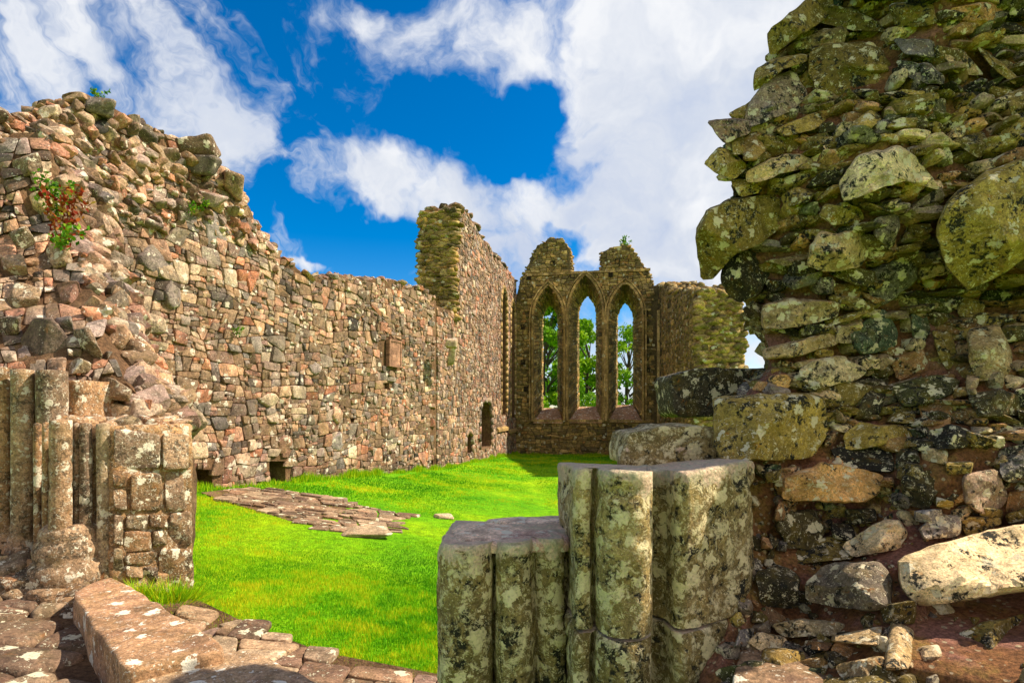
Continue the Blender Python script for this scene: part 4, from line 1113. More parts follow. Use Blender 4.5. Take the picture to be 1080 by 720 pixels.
# =================================================================== LEFT RUBBLE MASS AND CLUSTERED PIER
def DL(u, v):
    d = 4.25 + 1.9 * min(max((405 - v) / 290, 0), 1) ** 1.0 + .002 * max(u, -50)
    if v > 600: d -= (v - 600) / 120 * .35
    return d + .12 * math.sin(v * .03) + .07 * math.sin(u * .05 + v * .02)
LEDGE = [(100, 30), (150, 62), (200, 78), (250, 92), (300, 104), (350, 118), (400, 140), (430, 166), (450, 176), (500, 190), (560, 190), (640, 185), (760, 120)]
STONES_L = [([(6,319),(17,297),(44,305),(39,324),(22,330)], .72), ([(21,360),(36,336),(56,336),(75,360),(67,377),(33,374)], .02), ([(-6,336),(22,333),(21,352),(-4,358)], .8), ([(76,349),(94,344),(108,374),(103,383),(86,372)], .72),
 ([(57,336),(75,333),(78,349),(67,358)], .5), ([(67,386),(83,377),(96,383),(94,392),(67,396)], .9), ([(72,419),(97,424),(97,440),(75,438)], 1.0), ([(99,397),(119,399),(139,411),(136,423),(111,420)], .7), ([(103,423),(140,428),(169,440),(171,455),(106,449)], .95),
 ([(8,245),(28,238),(38,256),(20,266)], .9), ([(30,205),(52,198),(60,222),(38,230)], .95), ([(0,270),(24,268),(30,290),(4,292)], .3), ([(48,262),(70,255),(78,280),(55,285)], .72), ([(60,300),(82,296),(88,318),(66,322)], .6), ([(12,170),(40,160),(46,182),(18,188)], .8)]
def build_left_mass():
    root = thing('rubble_buttress', 'broken rubble shoulder at the far left above the clustered columns', 'ruined wall', (-3.4, 4.6, 0))
    A = Acc(); ex = [e[0] for e in LEDGE]; ey = [e[1] for e in LEDGE]
    R = lambda v: float(np.interp(v, ex, ey)) - 10
    mass(A, np.arange(140, 800, 8.0), lambda v: -220, R, DL, .9, 0, nu=56, amp=.035, seed=8, wrapL=False, wrapR=True)
    r2 = np.random.default_rng(91)
    polys = [s[0] for s in STONES_L]
    def skip(c, q):
        for p in polys:
            if inside(p, np.array([c[0]]), np.array([c[1]]))[0]: return True
        return c[0] > R(c[1]) - 1 or (c[1] > 445 and c[0] > 30)
    for q, r in cells((-200, 145, 190, 800), None, 4.0, 14, 1.3, 92, 1.9, skip, .98):
        c = q.mean(0)
        def mp(p, h): return Pa(p, np.array([DL(a, b) for a, b in p]) - h)
        if c[1] < 330 and r2.random() < .12:
            s = r * DL(*c) / 600
            rock(A, P(c[0], c[1], DL(*c) - .01), (s * 1.3, s, s * .8), r2, 2, col=(r2.random(), r2.random(), .5), mat=1, tilt=.9, rough=.1)
        else:
            stone(A, q, mp, .03 + .05 * r2.random(), n=14, prof=PROF_HI, gap=.965, rng=r2, tilt=.6, facets=2, col=(r2.random(), r2.random(), .5), mat=1)
    for _ in range(90):
        u = -60 + 130 * r2.random(); v = 138 + 22 * r2.random(); s = .05 + .06 * r2.random()
        rock(A, P(u, v, DL(u, v) + .05 + .3 * r2.random()), (s * 1.3, s, s * .7), r2, 2, col=(r2.random(), r2.random(), .5), mat=1, rough=.1, tilt=.6)
    for _ in range(150):
        v = 150 + r2.random() * 300; u = R(v); d = DL(u, v); s = .06 + .07 * r2.random()
        rock(A, P(u, v, d) + np.array([-.02, .05 + r2.random() * .5, 0]), (s * 1.3, s, s * .7), r2, 2, col=(r2.random(), r2.random(), .5), mat=1, rough=.1, tilt=.8)
    A.build('masonry', [M_WMORT, M_WALL], root, sharp=38)
    for poly, tone in STONES_L:
        B = Acc(); p = np.array(poly, float); c = p.mean(0); D0 = DL(*c)
        stone(B, p, lambda q, h: Pa(q, D0 - h), .14, n=40, prof=PROF_HI, gap=1.05, rng=r2, rough=.0, tilt=.4, facets=3, col=(tone, r2.random(), .5), back=.2)
        B.build('embedded_stone', M_WALL if tone < .7 else M_PIER, root)
build_left_mass()

def shaft(acc, u0, u1, v0, v1, Y, seed, tone, joints=(), mat=0):
    """vertical roll moulding between pixel columns u0,u1"""
    r = (u1 - u0) / 2 / FPX * Y; c = P((u0 + u1) / 2, v0, Y); zt = c[2]; zb = P(0, v1, Y)[2]
    n = 18; nz = 26; rows = []
    zs = np.linspace(zb, zt, nz)
    for z in zs:
        rows.append([(c[0] + r * math.cos(a), c[1] + r * math.sin(a), z) for a in np.linspace(0, 6.283, n, endpoint=False)])
    G = np.array(rows)
    k = 1 + .12 * fbm(G, 9, 3, seed)
    for zj in joints: k = k * (1 - .10 * np.exp(-((G[..., 2] - zj) / .008) ** 2))
    G[..., 0] = c[0] + (G[..., 0] - c[0]) * k; G[..., 1] = c[1] + (G[..., 1] - c[1]) * k
    V = np.concatenate([G.reshape(-1, 3), [[c[0], c[1], zt + .01]]])
    F = [(j * n + i, j * n + (i + 1) % n, (j + 1) * n + (i + 1) % n, (j + 1) * n + i) for j in range(nz - 1) for i in range(n)] + [((nz - 1) * n + i, (nz - 1) * n + (i + 1) % n, nz * n) for i in range(n)]
    acc.add(V, F, (tone, .5, .5), mat)
def lathe(acc, cx, cy, prof, seed, tone, n=32, sx=1.0, a0=0):
    rows = np.array([[(cx + r * sx * math.cos(a), cy + r * math.sin(a), z) for a in np.linspace(0, 6.283, n, endpoint=False)] for r, z in prof])
    c = np.array([cx, cy]); k = 1 + .07 * fbm(rows, 7, 4, seed)
    rows[..., 0] = cx + (rows[..., 0] - cx) * k; rows[..., 1] = cy + (rows[..., 1] - cy) * k
    m = len(prof); V = np.concatenate([rows.reshape(-1, 3), [[cx, cy, prof[-1][1]]]])
    F = [(j * n + i, j * n + (i + 1) % n, (j + 1) * n + (i + 1) % n, (j + 1) * n + i) for j in range(m - 1) for i in range(n)] + [((m - 1) * n + i, (m - 1) * n + (i + 1) % n, m * n) for i in range(n)]
    acc.add(V, F, (tone, .5, .5))
def build_left_pier():
    root = thing('clustered_pier', 'sunlit stump of clustered column shafts and squared blocks at the left', 'pillar', (-2.8, 4, .3))
    Yp = 3.75
    A = Acc(); z = lambda v, Y=Yp: EYE + (VH - v) / FPX * Y
    # core behind the shafts
    YR = lambda u: Yp + .03 + max(0.0, u - 118) / 82 * .44
    core = [(xu(36, Yp), Yp + .9), (xu(36, Yp), Yp + .12), (xu(44, Yp), Yp + .09), (xu(98, Yp), Yp + .11), (xu(100, Yp), Yp + .05), (xu(118, YR(118)), YR(118) + .02), (xu(199, YR(200)), YR(200) + .04), (xu(198, Yp + 1.0), Yp + 1.0)]
    moulded(A, densify(core, .05), -.1, lambda x, y: z(449) + (.0), 26, 0, 0, 44, amp=.012, tone=.3)
    A.build('core', [M_PIER, M_PIER], root)
    for i, (u0, u1, v0, dy) in enumerate(((36, 43, 447, .05), (45, 52, 446, .0), (54, 74, 443, -.06), (78, 84, 447, .03), (85, 96, 447, .02), (103, 116, 447, .06))):
        A = Acc(); shaft(A, u0, u1, v0, 575 if i < 5 else 612, Yp + dy, 60 + i, .2 + .15 * i, joints=(z(510), z(470 + 7 * i))); A.build('shaft', M_PIER, root)
    A = Acc(); rr = lambda px: px / FPX * Yp
    cx = xu(70, Yp)
    lathe(A, cx, Yp + .03, [(rr(33), z(618)), (rr(35), z(612)), (rr(36), z(602)), (rr(34), z(594)), (rr(30), z(590)), (rr(31), z(584)), (rr(32), z(578)), (rr(29), z(571)), (rr(26), z(568)), (rr(27), z(563)), (rr(26), z(557)), (rr(20), z(552))], 3, .6)
    A.build('column_base', M_PIER, root)
    A = Acc(); core2 = [(xu(34, Yp), Yp + .6), (xu(34, Yp), Yp - .05), (xu(44, Yp), Yp - .21), (xu(98, Yp), Yp - .21), (xu(112, Yp), Yp + .0), (xu(203, YR(204)), YR(204) + .0), (xu(199, Yp + 1), Yp + 1)]
    moulded(A, densify(core2, .05), -.3, lambda x, y: z(618), 12, 0, 0, 46, amp=.03, tone=.3); A.build('plinth', [M_PIER, M_PIER], root)
    # blocks of the right half, with their joints
    r2 = np.random.default_rng(17)
    bl = [([(119,452),(150,455),(170,458),(170,494),(119,494)], .8), ([(172,457),(200,458),(201,496),(172,496)], .6), ([(137,498),(172,498),(172,539),(137,540)], .4), ([(174,498),(194,498),(195,538),(174,539)], .7), ([(179,541),(202,539),(203,575),(179,577)], .5),
          ([(168,578),(204,577),(206,626),(168,618)], .3), ([(119,497),(135,498),(134,513),(119,512)], .2), ([(119,515),(134,516),(134,540),(119,538)], .5), ([(132,542),(156,542),(155,557),(132,557)], .9), ([(157,542),(178,543),(177,555),(158,556)], .2), ([(131,559),(160,559),(160,580),(131,582)], .1), ([(161,559),(177,558),(177,575),(162,576)], .6), ([(119,542),(130,543),(130,575),(119,573)], .7),
          ([(132,584),(165,582),(166,594),(133,595)], .3), ([(119,577),(130,577),(131,606),(119,604)], .9), ([(133,597),(150,597),(150,610),(134,610)], .5), ([(151,597),(167,597),(167,614),(152,612)], .8)]
    for poly, tone in bl:
        B = Acc(); p = np.array(poly, float) + (r2.random((len(poly), 2)) - .5) * 2.4
        stone(B, p, lambda q, h: Pa(q, np.array([YR(a_) for a_ in q[:, 0]]) + .02 - h * .9), .050 + .015 * r2.random(), n=36, prof=[(1.0, -.8), (1.0, .0), (.99, .6), (.96, .85), (.90, .96), (.7, 1.0), (.4, 1.0)], gap=1.0, rng=r2, rough=0, tilt=.3, facets=1, col=(tone, r2.random(), .5), back=.15, chaikin=1)
        B.build('squared_block', M_PIER, root)
    # older shafts behind, at the picture edge
    B = Acc()
    for _i in range(46):
        u_ = 30 + 160 * r2.random(); y_ = (YR(u_) if u_ > 118 else Yp + .12) + .10 + .3 * r2.random(); sz_ = .025 + .05 * r2.random()
        rock(B, P(u_, 450, y_) * np.array([1, 1, 0]) + np.array([0, 0, z(449) + .005]), (sz_ * 1.5, sz_, sz_ * .6), r2, 2, col=(r2.random(), r2.random(), .5), rough=.1)
    B.build('broken_top', M_PIER, root)
    root2 = thing('clustered_pier', 'tall slender column shafts at the left edge behind the front cluster', 'pillar', (-3.6, 4.1, .3))
    Yq = 4.05
    for i, (u0, u1, v0, dy) in enumerate(((-28, -12, 380, .0), (-6, 10, 388, -.02), (14, 34, 390, -.05), (41, 68, 391, .0))):
        A = Acc(); shaft(A, u0, u1, v0, 560, Yq + dy, 70 + i, .15 + .2 * i, joints=(z(450, Yq), z(510, Yq))); A.build('shaft', M_PIER, root2)
    A = Acc(); zq = lambda v: z(v, Yq)
    core3 = [(xu(-60, Yq), Yq + .5), (xu(-60, Yq), Yq + .09), (xu(74, Yq), Yq + .09), (xu(76, Yq), Yq + .5)]
    moulded(A, densify(core3, .05), .1, lambda x, y: zq(400), 20, 0, 0, 49, amp=.02, tone=.2); A.build('core', [M_PIER, M_PIER], root2)
    A = Acc()
    for cx_, rad_ in ((xu(2, Yq), 17), (xu(24, Yq), 17), (xu(-20, Yq), 17)):
        r_ = rad_ / FPX * Yq
        lathe(A, cx_, Yq + .02, [(r_ * 1.1, zq(600)), (r_ * 1.15, zq(588)), (r_ * 1.0, zq(578)), (r_ * .85, zq(575)), (r_ * .9, zq(566)), (r_ * .75, zq(560)), (r_ * .8, zq(555)), (r_ * .6, zq(550))], int(rad_ + cx_ * 10), .5)
    A.build('column_base', M_PIER, root2)
build_left_pier()

# =================================================================== SLABS, PAVING, FOOTINGS
def slab_px(name, label, cat, poly, z_, thick, mat, tone, seed, n=90, rough=.012, bev=.03, parent=None, tiltv=(0, 0)):
    r2 = np.random.default_rng(seed)
    q = np.array([on_z(u, v, z_)[:2] for u, v in poly]); q = resample(q, n, 1); c = q.mean(0)
    e = q - c; q = q + e / np.linalg.norm(e, axis=1)[:, None] * (fbm(np.concatenate([q, 0 * q[:, :1]], 1), 5, 4, seed) * rough * 1.5)[:, None]
    R = []
    for s_, d_ in ((1.0, -thick), (1.005, -thick * .6), (1.0, -thick * .25), (1, -bev), (.992, -bev * .35), (.97, -.004), (.9, 0), (.78, 0), (.62, 0), (.46, 0), (.3, 0), (.14, 0)):
        xy = (q - c) * s_ + c; R.append(np.concatenate([xy, np.full((n, 1), z_ + d_)], 1))
    V = np.concatenate(R + [np.array([[c[0], c[1], z_]])])
    V[:, 2] += (V[:, 0] - c[0]) * tiltv[0] + (V[:, 1] - c[1]) * tiltv[1]
    V += np.stack([fbm(V, 6, 3, seed + 1), fbm(V, 6, 3, seed + 2), fbm(V, 7, 4, seed + 3) * 1.2], 1) * rough
    A = Acc(); A.add(V, rf(n, len(R)), (tone, .6, .5)); o = A.build(name, mat, parent)
    if parent is None: tag(o, label, cat)
    return o
slab_px('stone_slab', 'long tapering pinkish sill slab lying below the clustered columns', 'stone slab', [(74, 624), (98, 612), (118, 606), (232, 676), (240, 684), (190, 692), (137, 706), (128, 700)], .5, .42, M_SLAB, .45, 3)
slab_px('stone_slab', 'pale flat slab cut by the bottom edge of the photo, in front of the long slab', 'stone slab', [(138, 708), (196, 693), (262, 682), (350, 722), (392, 760), (180, 800), (130, 745)], .44, .36, M_SLAB, .85, 5)
slab_px('ledge_stone', 'pinkish lichen-spotted ledge slab at the foot of the mossy rubble mass', 'stone slab', [(776, 676), (850, 668), (930, 676), (1010, 690), (1030, 730), (1000, 790), (790, 790), (765, 730)], .82, .30, M_SLAB, .8, 9, rough=.014)
def paving():
    root = thing('stone_footing', 'diagonal footing of flat brown flagstones along the edge of the near lawn', 'stone footing', (-1, 3.4, 0))
    r2 = np.random.default_rng(41)
    reg_px = [(150, 628), (206, 622), (262, 648), (340, 677), (400, 688), (475, 702), (520, 712), (520, 800), (300, 800), (150, 700)]
    z_ = .29
    reg = [tuple(on_ground(u, v, .07)[:2]) for u, v in reg_px]; a = np.array(reg)
    # bed
    A = Acc(); cc = a.mean(0); ga = gh(a[:, 0], a[:, 1]); V = np.concatenate([np.c_[a, ga + .012], np.c_[a, ga - .2]]); k = len(a)
    tr = tessellate_polygon([[Vector((p[0], p[1], 0)) for p in reg]])
    A.add(V, [tuple(t) for t in tr] + [(i, (i + 1) % k, k + (i + 1) % k, k + i) for i in range(k)], (.5, .5, 0), 0)
    def skip(c, q): return inside(reg, q[:, 0], q[:, 1]).mean() < .75
    for q, r in cells((a[:, 0].min(), a[:, 1].min(), a[:, 0].max(), a[:, 1].max()), lambda x, y: inside(reg, x, y), .05, .19, 1.3, 43, 1.1, skip):
        h0 = (r2.random() - .5) * .02
        stone(A, q, lambda p, h: np.stack([p[:, 0], p[:, 1], gh(p[:, 0], p[:, 1]) + .008 + h + h0 * .6], 1), .024 + .014 * r2.random(), n=24, prof=PROF_FLAT, gap=.97, rng=r2, tilt=.12, rough=.004, nscale=12, mat=1, col=(r2.random(), r2.random(), .5))
    A.build('masonry', [M_WMORT, M_PAVE], root)
    return reg
PAVE_REG = paving()
def stone_strip():
    root = thing('stone_footing', 'strip of thin flat stones set in the lawn below the long wall', 'stone footing', (-2.5, 7, 0))
    r2 = np.random.default_rng(47)
    px = [(212, 520), (250, 515), (330, 521), (400, 538), (440, 546), (458, 549), (450, 556), (410, 568), (375, 571), (335, 560), (290, 545), (240, 530)]
    reg = [tuple(on_ground(u, v)[:2]) for u, v in px]; a = np.array(reg)
    A = Acc(); bed = np.c_[a, gh(a[:, 0], a[:, 1]) + .012]; tr = tessellate_polygon([[Vector((p[0], p[1], 0)) for p in reg]]); k = len(a)
    A.add(np.concatenate([bed, bed - np.array([0, 0, .3])]), [tuple(t) for t in tr] + [(i, (i + 1) % k, k + (i + 1) % k, k + i) for i in range(k)], (.5, .5, 0), 0)
    def skip(c, q): return inside(reg, q[:, 0], q[:, 1]).mean() < .6 or r2.random() < .06
    for q, r in cells((a[:, 0].min(), a[:, 1].min(), a[:, 0].max(), a[:, 1].max()), lambda x, y: inside(reg, x, y), .03, .12, 2.2, 48, 1.5, skip):
        g = .35 + .5 * r2.random()
        c = q.mean(0); h0 = r2.random() * .03
        def mp(p, h): return np.stack([p[:, 0], p[:, 1], gh(p[:, 0], p[:, 1]) + -.002 + h + h0 * .4 + (p[:, 1] - c[1]) * .10 * g], 1)
        stone(A, q, mp, .024 + .018 * r2.random(), n=14, prof=PROF_FLAT, gap=.90, rng=r2, tilt=.2, mat=1, col=(r2.random() * .85 + .15, r2.random(), .5))
    A.build('masonry', [M_WMORT, M_PAVE], root)
    for i, (u, v, s, lab) in enumerate(((468, 547, .09, 'small flat stone on the grass just beyond the end of the strip'), (385, 565, .19, 'pale flat stone on the near edge of the strip'))):
        B = Acc(); p = on_ground(u, v); rock(B, p + np.array([0, 0, .03 if i == 0 else .032]), (s * 1.4, s, .05), r2, 3, rot=(.05, .05, .3), col=(.8, .8, .5)); o = B.build('loose_stone', M_PAVE); tag(o, lab, 'stone')
    return reg
STRIP_REG = stone_strip()
def corner_rubble():
    root = thing('rubble_footing', 'crumbling footing stones with white lichen in the bottom left corner', 'stone footing', (-2.6, 3, 0))
    r2 = np.random.default_rng(53); A = Acc()
    for _ in range(420):
        u = -120 + r2.random() * 230; v = 590 + r2.random() * 190
        if u > 28 and v < 616: continue
        if u > 70 + (v - 620) * .35 + 8: continue
        Y = 3.72 - (v - 590) / 130 * .42; p = P(u, v, Y); s = .04 + .09 * r2.random() ** 1.8
        rock(A, p + np.array([0, .03, 0]), (s * 1.4, s * 1.2, s * .75), r2, 2, col=(r2.random(), r2.random(), .5), mat=1, tilt=.45, rough=.09)
    us = np.linspace(-140, 110, 26); rows = []
    for v in np.linspace(600, 800, 26):
        rows.append([P(u, v, 3.82 - (v - 590) / 130 * .42) for u in us])
    G = np.array(rows); G[..., 2] += fbm(G, 5, 3, 4) * .05; n = 26
    A.add(G.reshape(-1, 3), [(j * n + i, j * n + i + 1, (j + 1) * n + i + 1, (j + 1) * n + i) for j in range(25) for i in range(25)], (.5, .5, 0), 0)
    A.build('masonry', [M_NMORT, M_PIER], root)
corner_rubble()

def flag_floor():
    root = thing('flagstone_floor', 'dark brown worn flagstones left of the long slab in the bottom left corner', 'paving', (-2.6, 2.9, .3))
    r2 = np.random.default_rng(59)
    px = [(-150, 640), (20, 634), (66, 640), (84, 660), (100, 700), (150, 900), (-400, 900)]
    reg = [tuple(on_ground(u, v, .03)[:2]) for u, v in px]; a = np.array(reg); A = Acc(); k = len(a)
    bed = np.c_[a, gh(a[:, 0], a[:, 1]) + .035]; tr = tessellate_polygon([[Vector((p[0], p[1], 0)) for p in reg]])
    A.add(np.concatenate([bed, bed - np.array([0, 0, .3])]), [tuple(t) for t in tr] + [(i, (i + 1) % k, k + (i + 1) % k, k + i) for i in range(k)], (.5, .5, 0), 0)
    for q, r in cells((a[:, 0].min(), a[:, 1].min(), a[:, 0].max(), a[:, 1].max()), lambda x, y: inside(reg, x, y), .08, .22, 1.4, 60, 1.2):
        stone(A, q, lambda p, h: np.stack([p[:, 0], p[:, 1], gh(p[:, 0], p[:, 1]) + .02 + h], 1), .05 + .012 * r2.random(), n=24, prof=PROF_HI[:7], gap=.95, rng=r2, tilt=.12, rough=.006, nscale=10, mat=1, col=(r2.random() * .3 + .45, r2.random() * .5, .5))
    A.build('masonry', [M_WMORT, M_PAVE], root)
flag_floor()

# =================================================================== GRASS BLADES
def leaf_mat(name, cols, trans=.25):
    m, t, b = new_mat(name)
    at = t.node('ShaderNodeAttribute', attribute_name='stone'); sp = t.node('ShaderNodeSeparateColor'); t.link(at.outputs['Color'], sp.inputs[0])
    t.link(t.ramp(sp.outputs[0], cols), b.inputs['Base Color']); b.inputs['Roughness'].default_value = .6
    b.inputs['Specular IOR Level'].default_value = .15
    if trans:
        tr = t.node('ShaderNodeBsdfTranslucent'); mx = t.node('ShaderNodeMixShader'); mx.inputs[0].default_value = trans
        t.link(t.ramp(sp.outputs[0], cols), tr.inputs[0]); t.link(b.outputs[0], mx.inputs[1]); t.link(tr.outputs[0], mx.inputs[2])
        t.link(mx.outputs[0], t.n['Material Output'].inputs[0])
    return m
M_BLADE = leaf_mat('grass blade', [(0, (.04, .22, .002)), (.35, (.13, .42, .003)), (.7, (.32, .54, .004)), (1, (.62, .58, .012))], .3)
def mesh_tris(name, V, F, col, mat, parent=None):
    me = bpy.data.meshes.new(name); nv = len(V); nf = len(F)
    k = F.shape[1]
    me.vertices.add(nv); me.vertices.foreach_set('co', V.astype(np.float32).ravel())
    me.loops.add(nf * k); me.loops.foreach_set('vertex_index', F.astype(np.int32).ravel())
    me.polygons.add(nf); me.polygons.foreach_set('loop_start', np.arange(0, nf * k, k, dtype=np.int32)); me.polygons.foreach_set('loop_total', np.full(nf, k, dtype=np.int32))
    me.update(calc_edges=True)
    ca = me.color_attributes.new('stone', 'FLOAT_COLOR', 'POINT'); ca.data.foreach_set('color', np.concatenate([col, np.ones((nv, 1))], 1).astype(np.float32).ravel())
    me.materials.append(mat); o = bpy.data.objects.new(name, me); C.objects.link(o)
    if parent: o.parent = parent; o.location = -Vector(parent.location)
    return o
def build_grass():
    r = np.random.default_rng(2)
    allV = []; allc = []
    def zone(y0, y1, dens, h, wd, seed):
        x0, x1 = -5.5 * y1 / 8 - .5, .9 if y1 < 9 else 4.5
        n = int((x1 - x0) * (y1 - y0) * dens)
        x = x0 + r.random(n) * (x1 - x0); y = y0 + r.random(n) * (y1 - y0)
        u = U0 + x / y * FPX
        ok = (u > 150) & (u < 700)
        # keep on the lawn side of the long wall
        for fr in (FL, FT):
            rel = np.stack([x, y, 0 * x], 1) - fr.A; ok &= ~((rel @ fr.n < .04) & (rel @ fr.d < fr.L + .2) & (rel @ fr.d > -3))
        rel = np.stack([x, y, 0 * x], 1) - FE.A; ok &= rel @ FE.n > .03
        th_ = r.random(len(x)) > .25; ok &= ~(inside(PAVE_REG, x, y) & th_); ok &= ~(inside(STRIP_REG, x, y) & th_)
        x, y = x[ok], y[ok]; n = len(x); z = gh(x, y) + .0
        pz = np.stack([x, y, 0 * x], 1)
        patch = fbm(pz, 1.1, 3, 9); clump = fbm(pz, 7, 3, 19)
        hh = h * (.5 + .7 * r.random(n)) * (1 + .5 * clump)
        a = r.random(n) * 6.283; lean = .6 * (r.random((n, 2)) - .5) * hh[:, None] * 1.6
        dx, dy = np.cos(a) * wd, np.sin(a) * wd
        V = np.stack([np.stack([x - dx, y - dy, z - .01], 1), np.stack([x + dx, y + dy, z - .01], 1), np.stack([x + lean[:, 0], y + lean[:, 1], z + hh], 1)], 1).reshape(-1, 3)
        t = np.clip(.42 + patch * 1.0 + clump * .7 + (r.random(n) - .5) * .75, 0, 1)
        allV.append(V); allc.append(np.repeat(np.stack([t, t, t], 1), 3, 0))
    zone(2.9, 5.2, 13000, .026, .0030, 1); zone(5.2, 8.5, 4800, .026, .0045, 2); zone(8.5, 14, 1500, .028, .007, 3); zone(14, 26, 420, .03, .012, 4)
    for fr, s0_, s1_ in ((FL, 2.5, FL.L), (FT, 0, FT.L), (FE, 0, FE.L)):
        n = int((s1_ - s0_) * 900); s_ = s0_ + r.random(n) * (s1_ - s0_); h_ = .03 + np.abs(r.normal(size=n)) * .07
        cl = fbm(np.stack([s_, 0 * s_, 0 * s_], 1), 2.2, 3, 5); ok = r.random(n) < .55 + cl; s_, h_, cl = s_[ok], h_[ok], cl[ok]; n = len(s_)
        pt = fr.map(np.stack([s_, 0 * s_], 1), h_); x, y = pt[:, 0], pt[:, 1]; z = gh(x, y) - .01; hh = (.05 + .09 * r.random(n)) * (1 + cl); a = r.random(n) * 6.283
        dx, dy = np.cos(a) * .007, np.sin(a) * .007; le = r.normal(size=(n, 2)) * .03
        allV.append(np.stack([np.stack([x - dx, y - dy, z], 1), np.stack([x + dx, y + dy, z], 1), np.stack([x + le[:, 0], y + le[:, 1], z + hh], 1)], 1).reshape(-1, 3))
        t = np.clip(.35 + .6 * r.random(n), 0, 1); allc.append(np.repeat(np.stack([t, t, t], 1), 3, 0))
    V = np.concatenate(allV); c = np.concatenate(allc); F = np.arange(len(V)).reshape(-1, 3)
    o = mesh_tris('grass', V, F, c, M_BLADE); tag(o, 'short bright green lawn grass between the ruined walls', 'grass', kind='stuff')
build_grass()

# =================================================================== PLANTS
M_GREEN = leaf_mat('plant leaf', [(0, (.03, .12, .004)), (.6, (.12, .30, .01)), (1, (.30, .40, .02))], .3)
M_REDP = leaf_mat('red plant', [(0, (.20, .015, .008)), (.6, (.35, .05, .01)), (1, (.25, .22, .02))], .3)
def leaves(V, c, cen, nrm_rand, size, tone, r):
    n = len(cen); a = r.normal(size=(n, 3)); a /= np.linalg.norm(a, axis=1)[:, None]; b = np.cross(a, r.normal(size=(n, 3))); b /= np.linalg.norm(b, axis=1)[:, None]
    s = size * (.6 + .8 * r.random(n))[:, None]
    q = np.stack([cen - a * s, cen + b * s * .55, cen + a * s, cen - b * s * .55], 1).reshape(-1, 3)
    V.append(q); c.append(np.repeat(np.stack([tone] * 3, 1), 4, 0))
def plant(name, label, base, h, spread, n, mat, leaf=.02, stems=5, seed=1, droop=0.0):
    r = np.random.default_rng(seed); root = thing(name, label, 'plant', tuple(base))
    base = np.array(base); V = []; c = []; A = Acc()
    for s in range(stems):
        d = np.array([(r.random() - .5) * 2 * spread, (r.random() - .5) * spread, h * (.6 + .5 * r.random())])
        p0 = base + np.array([(r.random() - .5) * spread * .3, 0, 0]); pts = [p0 + d * t + np.array([0, 0, -droop * t * t]) for t in np.linspace(0, 1, 6)]
        for a_, b_ in zip(pts[:-1], pts[1:]):
            w_ = leaf * .12; x = np.array([w_, 0, 0]); y = np.array([0, w_, 0])
            A.add(np.array([a_ - x, a_ + x, a_ + y, b_ - x, b_ + x, b_ + y]), [(0, 1, 4, 3), (1, 2, 5, 4), (2, 0, 3, 5)], (.8, .5, .5))
        t = r.random(n // stems) ** .7; cen = p0 + d * t[:, None] + r.normal(size=(len(t), 3)) * leaf * .9; cen[:, 2] -= droop * t * t
        leaves(V, c, cen, 0, leaf, np.clip(r.random(len(t)), 0, 1), r)
    A.build('stem', mat, root)
    V = np.concatenate(V); c = np.concatenate(c); mesh_tris('foliage', V, np.arange(len(V)).reshape(-1, 4), c, mat, root)
def onL(u, v, out_=.1): s, z = FL.px(u, v); return tuple(FL.map(np.array([[s, z]]), np.array([out_]))[0])
plant('wall_plant', 'small sprig growing on the peak of the long wall', onL(110, 106, -.1), .20, .10, 60, M_GREEN, .025, 5, 1)
plant('wall_plant', 'tall red-leaved weed growing down the face of the rubble at the left', (P(66, 262, 5.2)), .55, .22, 260, M_REDP, .028, 9, 2)
plant('wall_plant', 'green weed beside the red-leaved weed on the rubble face', (P(60, 228, 5.3)), .40, .20, 220, M_GREEN, .025, 8, 3)
plant('wall_plant', 'small green tuft in the hollow near the wall top', onL(192, 226), .14, .12, 90, M_GREEN, .022, 5, 4)
plant('wall_plant', 'small green tuft beside the pinkish protruding stone', onL(206, 222), .14, .1, 80, M_GREEN, .022, 5, 5)
plant('wall_plant', 'small green tuft on the sunlit wall face below the plain holes', onL(245, 352), .12, .12, 60, M_GREEN, .02, 4, 6)
plant('wall_plant', 'yellow-green weed below the red-leaved weed', (P(64, 262, 5.05)), .2, .2, 130, M_GREEN, .024, 6, 12)
plant('wall_plant', 'sprig growing on top of the right broken stump above the windows', tuple(FE.map(np.array([FE.px(658, 259)]), np.array([-.4]))[0]), .55, .35, 120, M_GREEN, .06, 6, 7)
def tuft(label, base, n, h, spread, seed):
    r = np.random.default_rng(seed); base = np.array(base); a = r.normal(size=(n, 2)) * spread; L = h * (.5 + r.random(n) * .7)
    x, y, z = base[0] + a[:, 0], base[1] + a[:, 1] * .5, np.full(n, base[2]); an = r.random(n) * 6.28; dx, dy = np.cos(an) * .004, np.sin(an) * .004
    tip = np.stack([x + a[:, 0] * .9 + r.normal(size=n) * .03, y + r.normal(size=n) * .04, z + L], 1)
    V = np.stack([np.stack([x - dx, y - dy, z], 1), np.stack([x + dx, y + dy, z], 1), tip], 1).reshape(-1, 3); t = r.random(n) * .6 + .4
    o = mesh_tris('grass_tuft', V, np.arange(len(V)).reshape(-1, 3), np.repeat(np.stack([t] * 3, 1), 3, 0), M_BLADE); tag(o, label, 'plant')
tuft('yellowish grass tuft at the foot of the clustered columns beside the long slab', P(180, 634, 3.62), 420, .13, .09, 3)
tuft('small grass tuft between the slab and the flagstones', P(148, 628, 3.6), 200, .09, .06, 4)
tuft('grass tuft under the dark recess in the long wall', on_ground(292, 517), 200, .12, .12, 5)

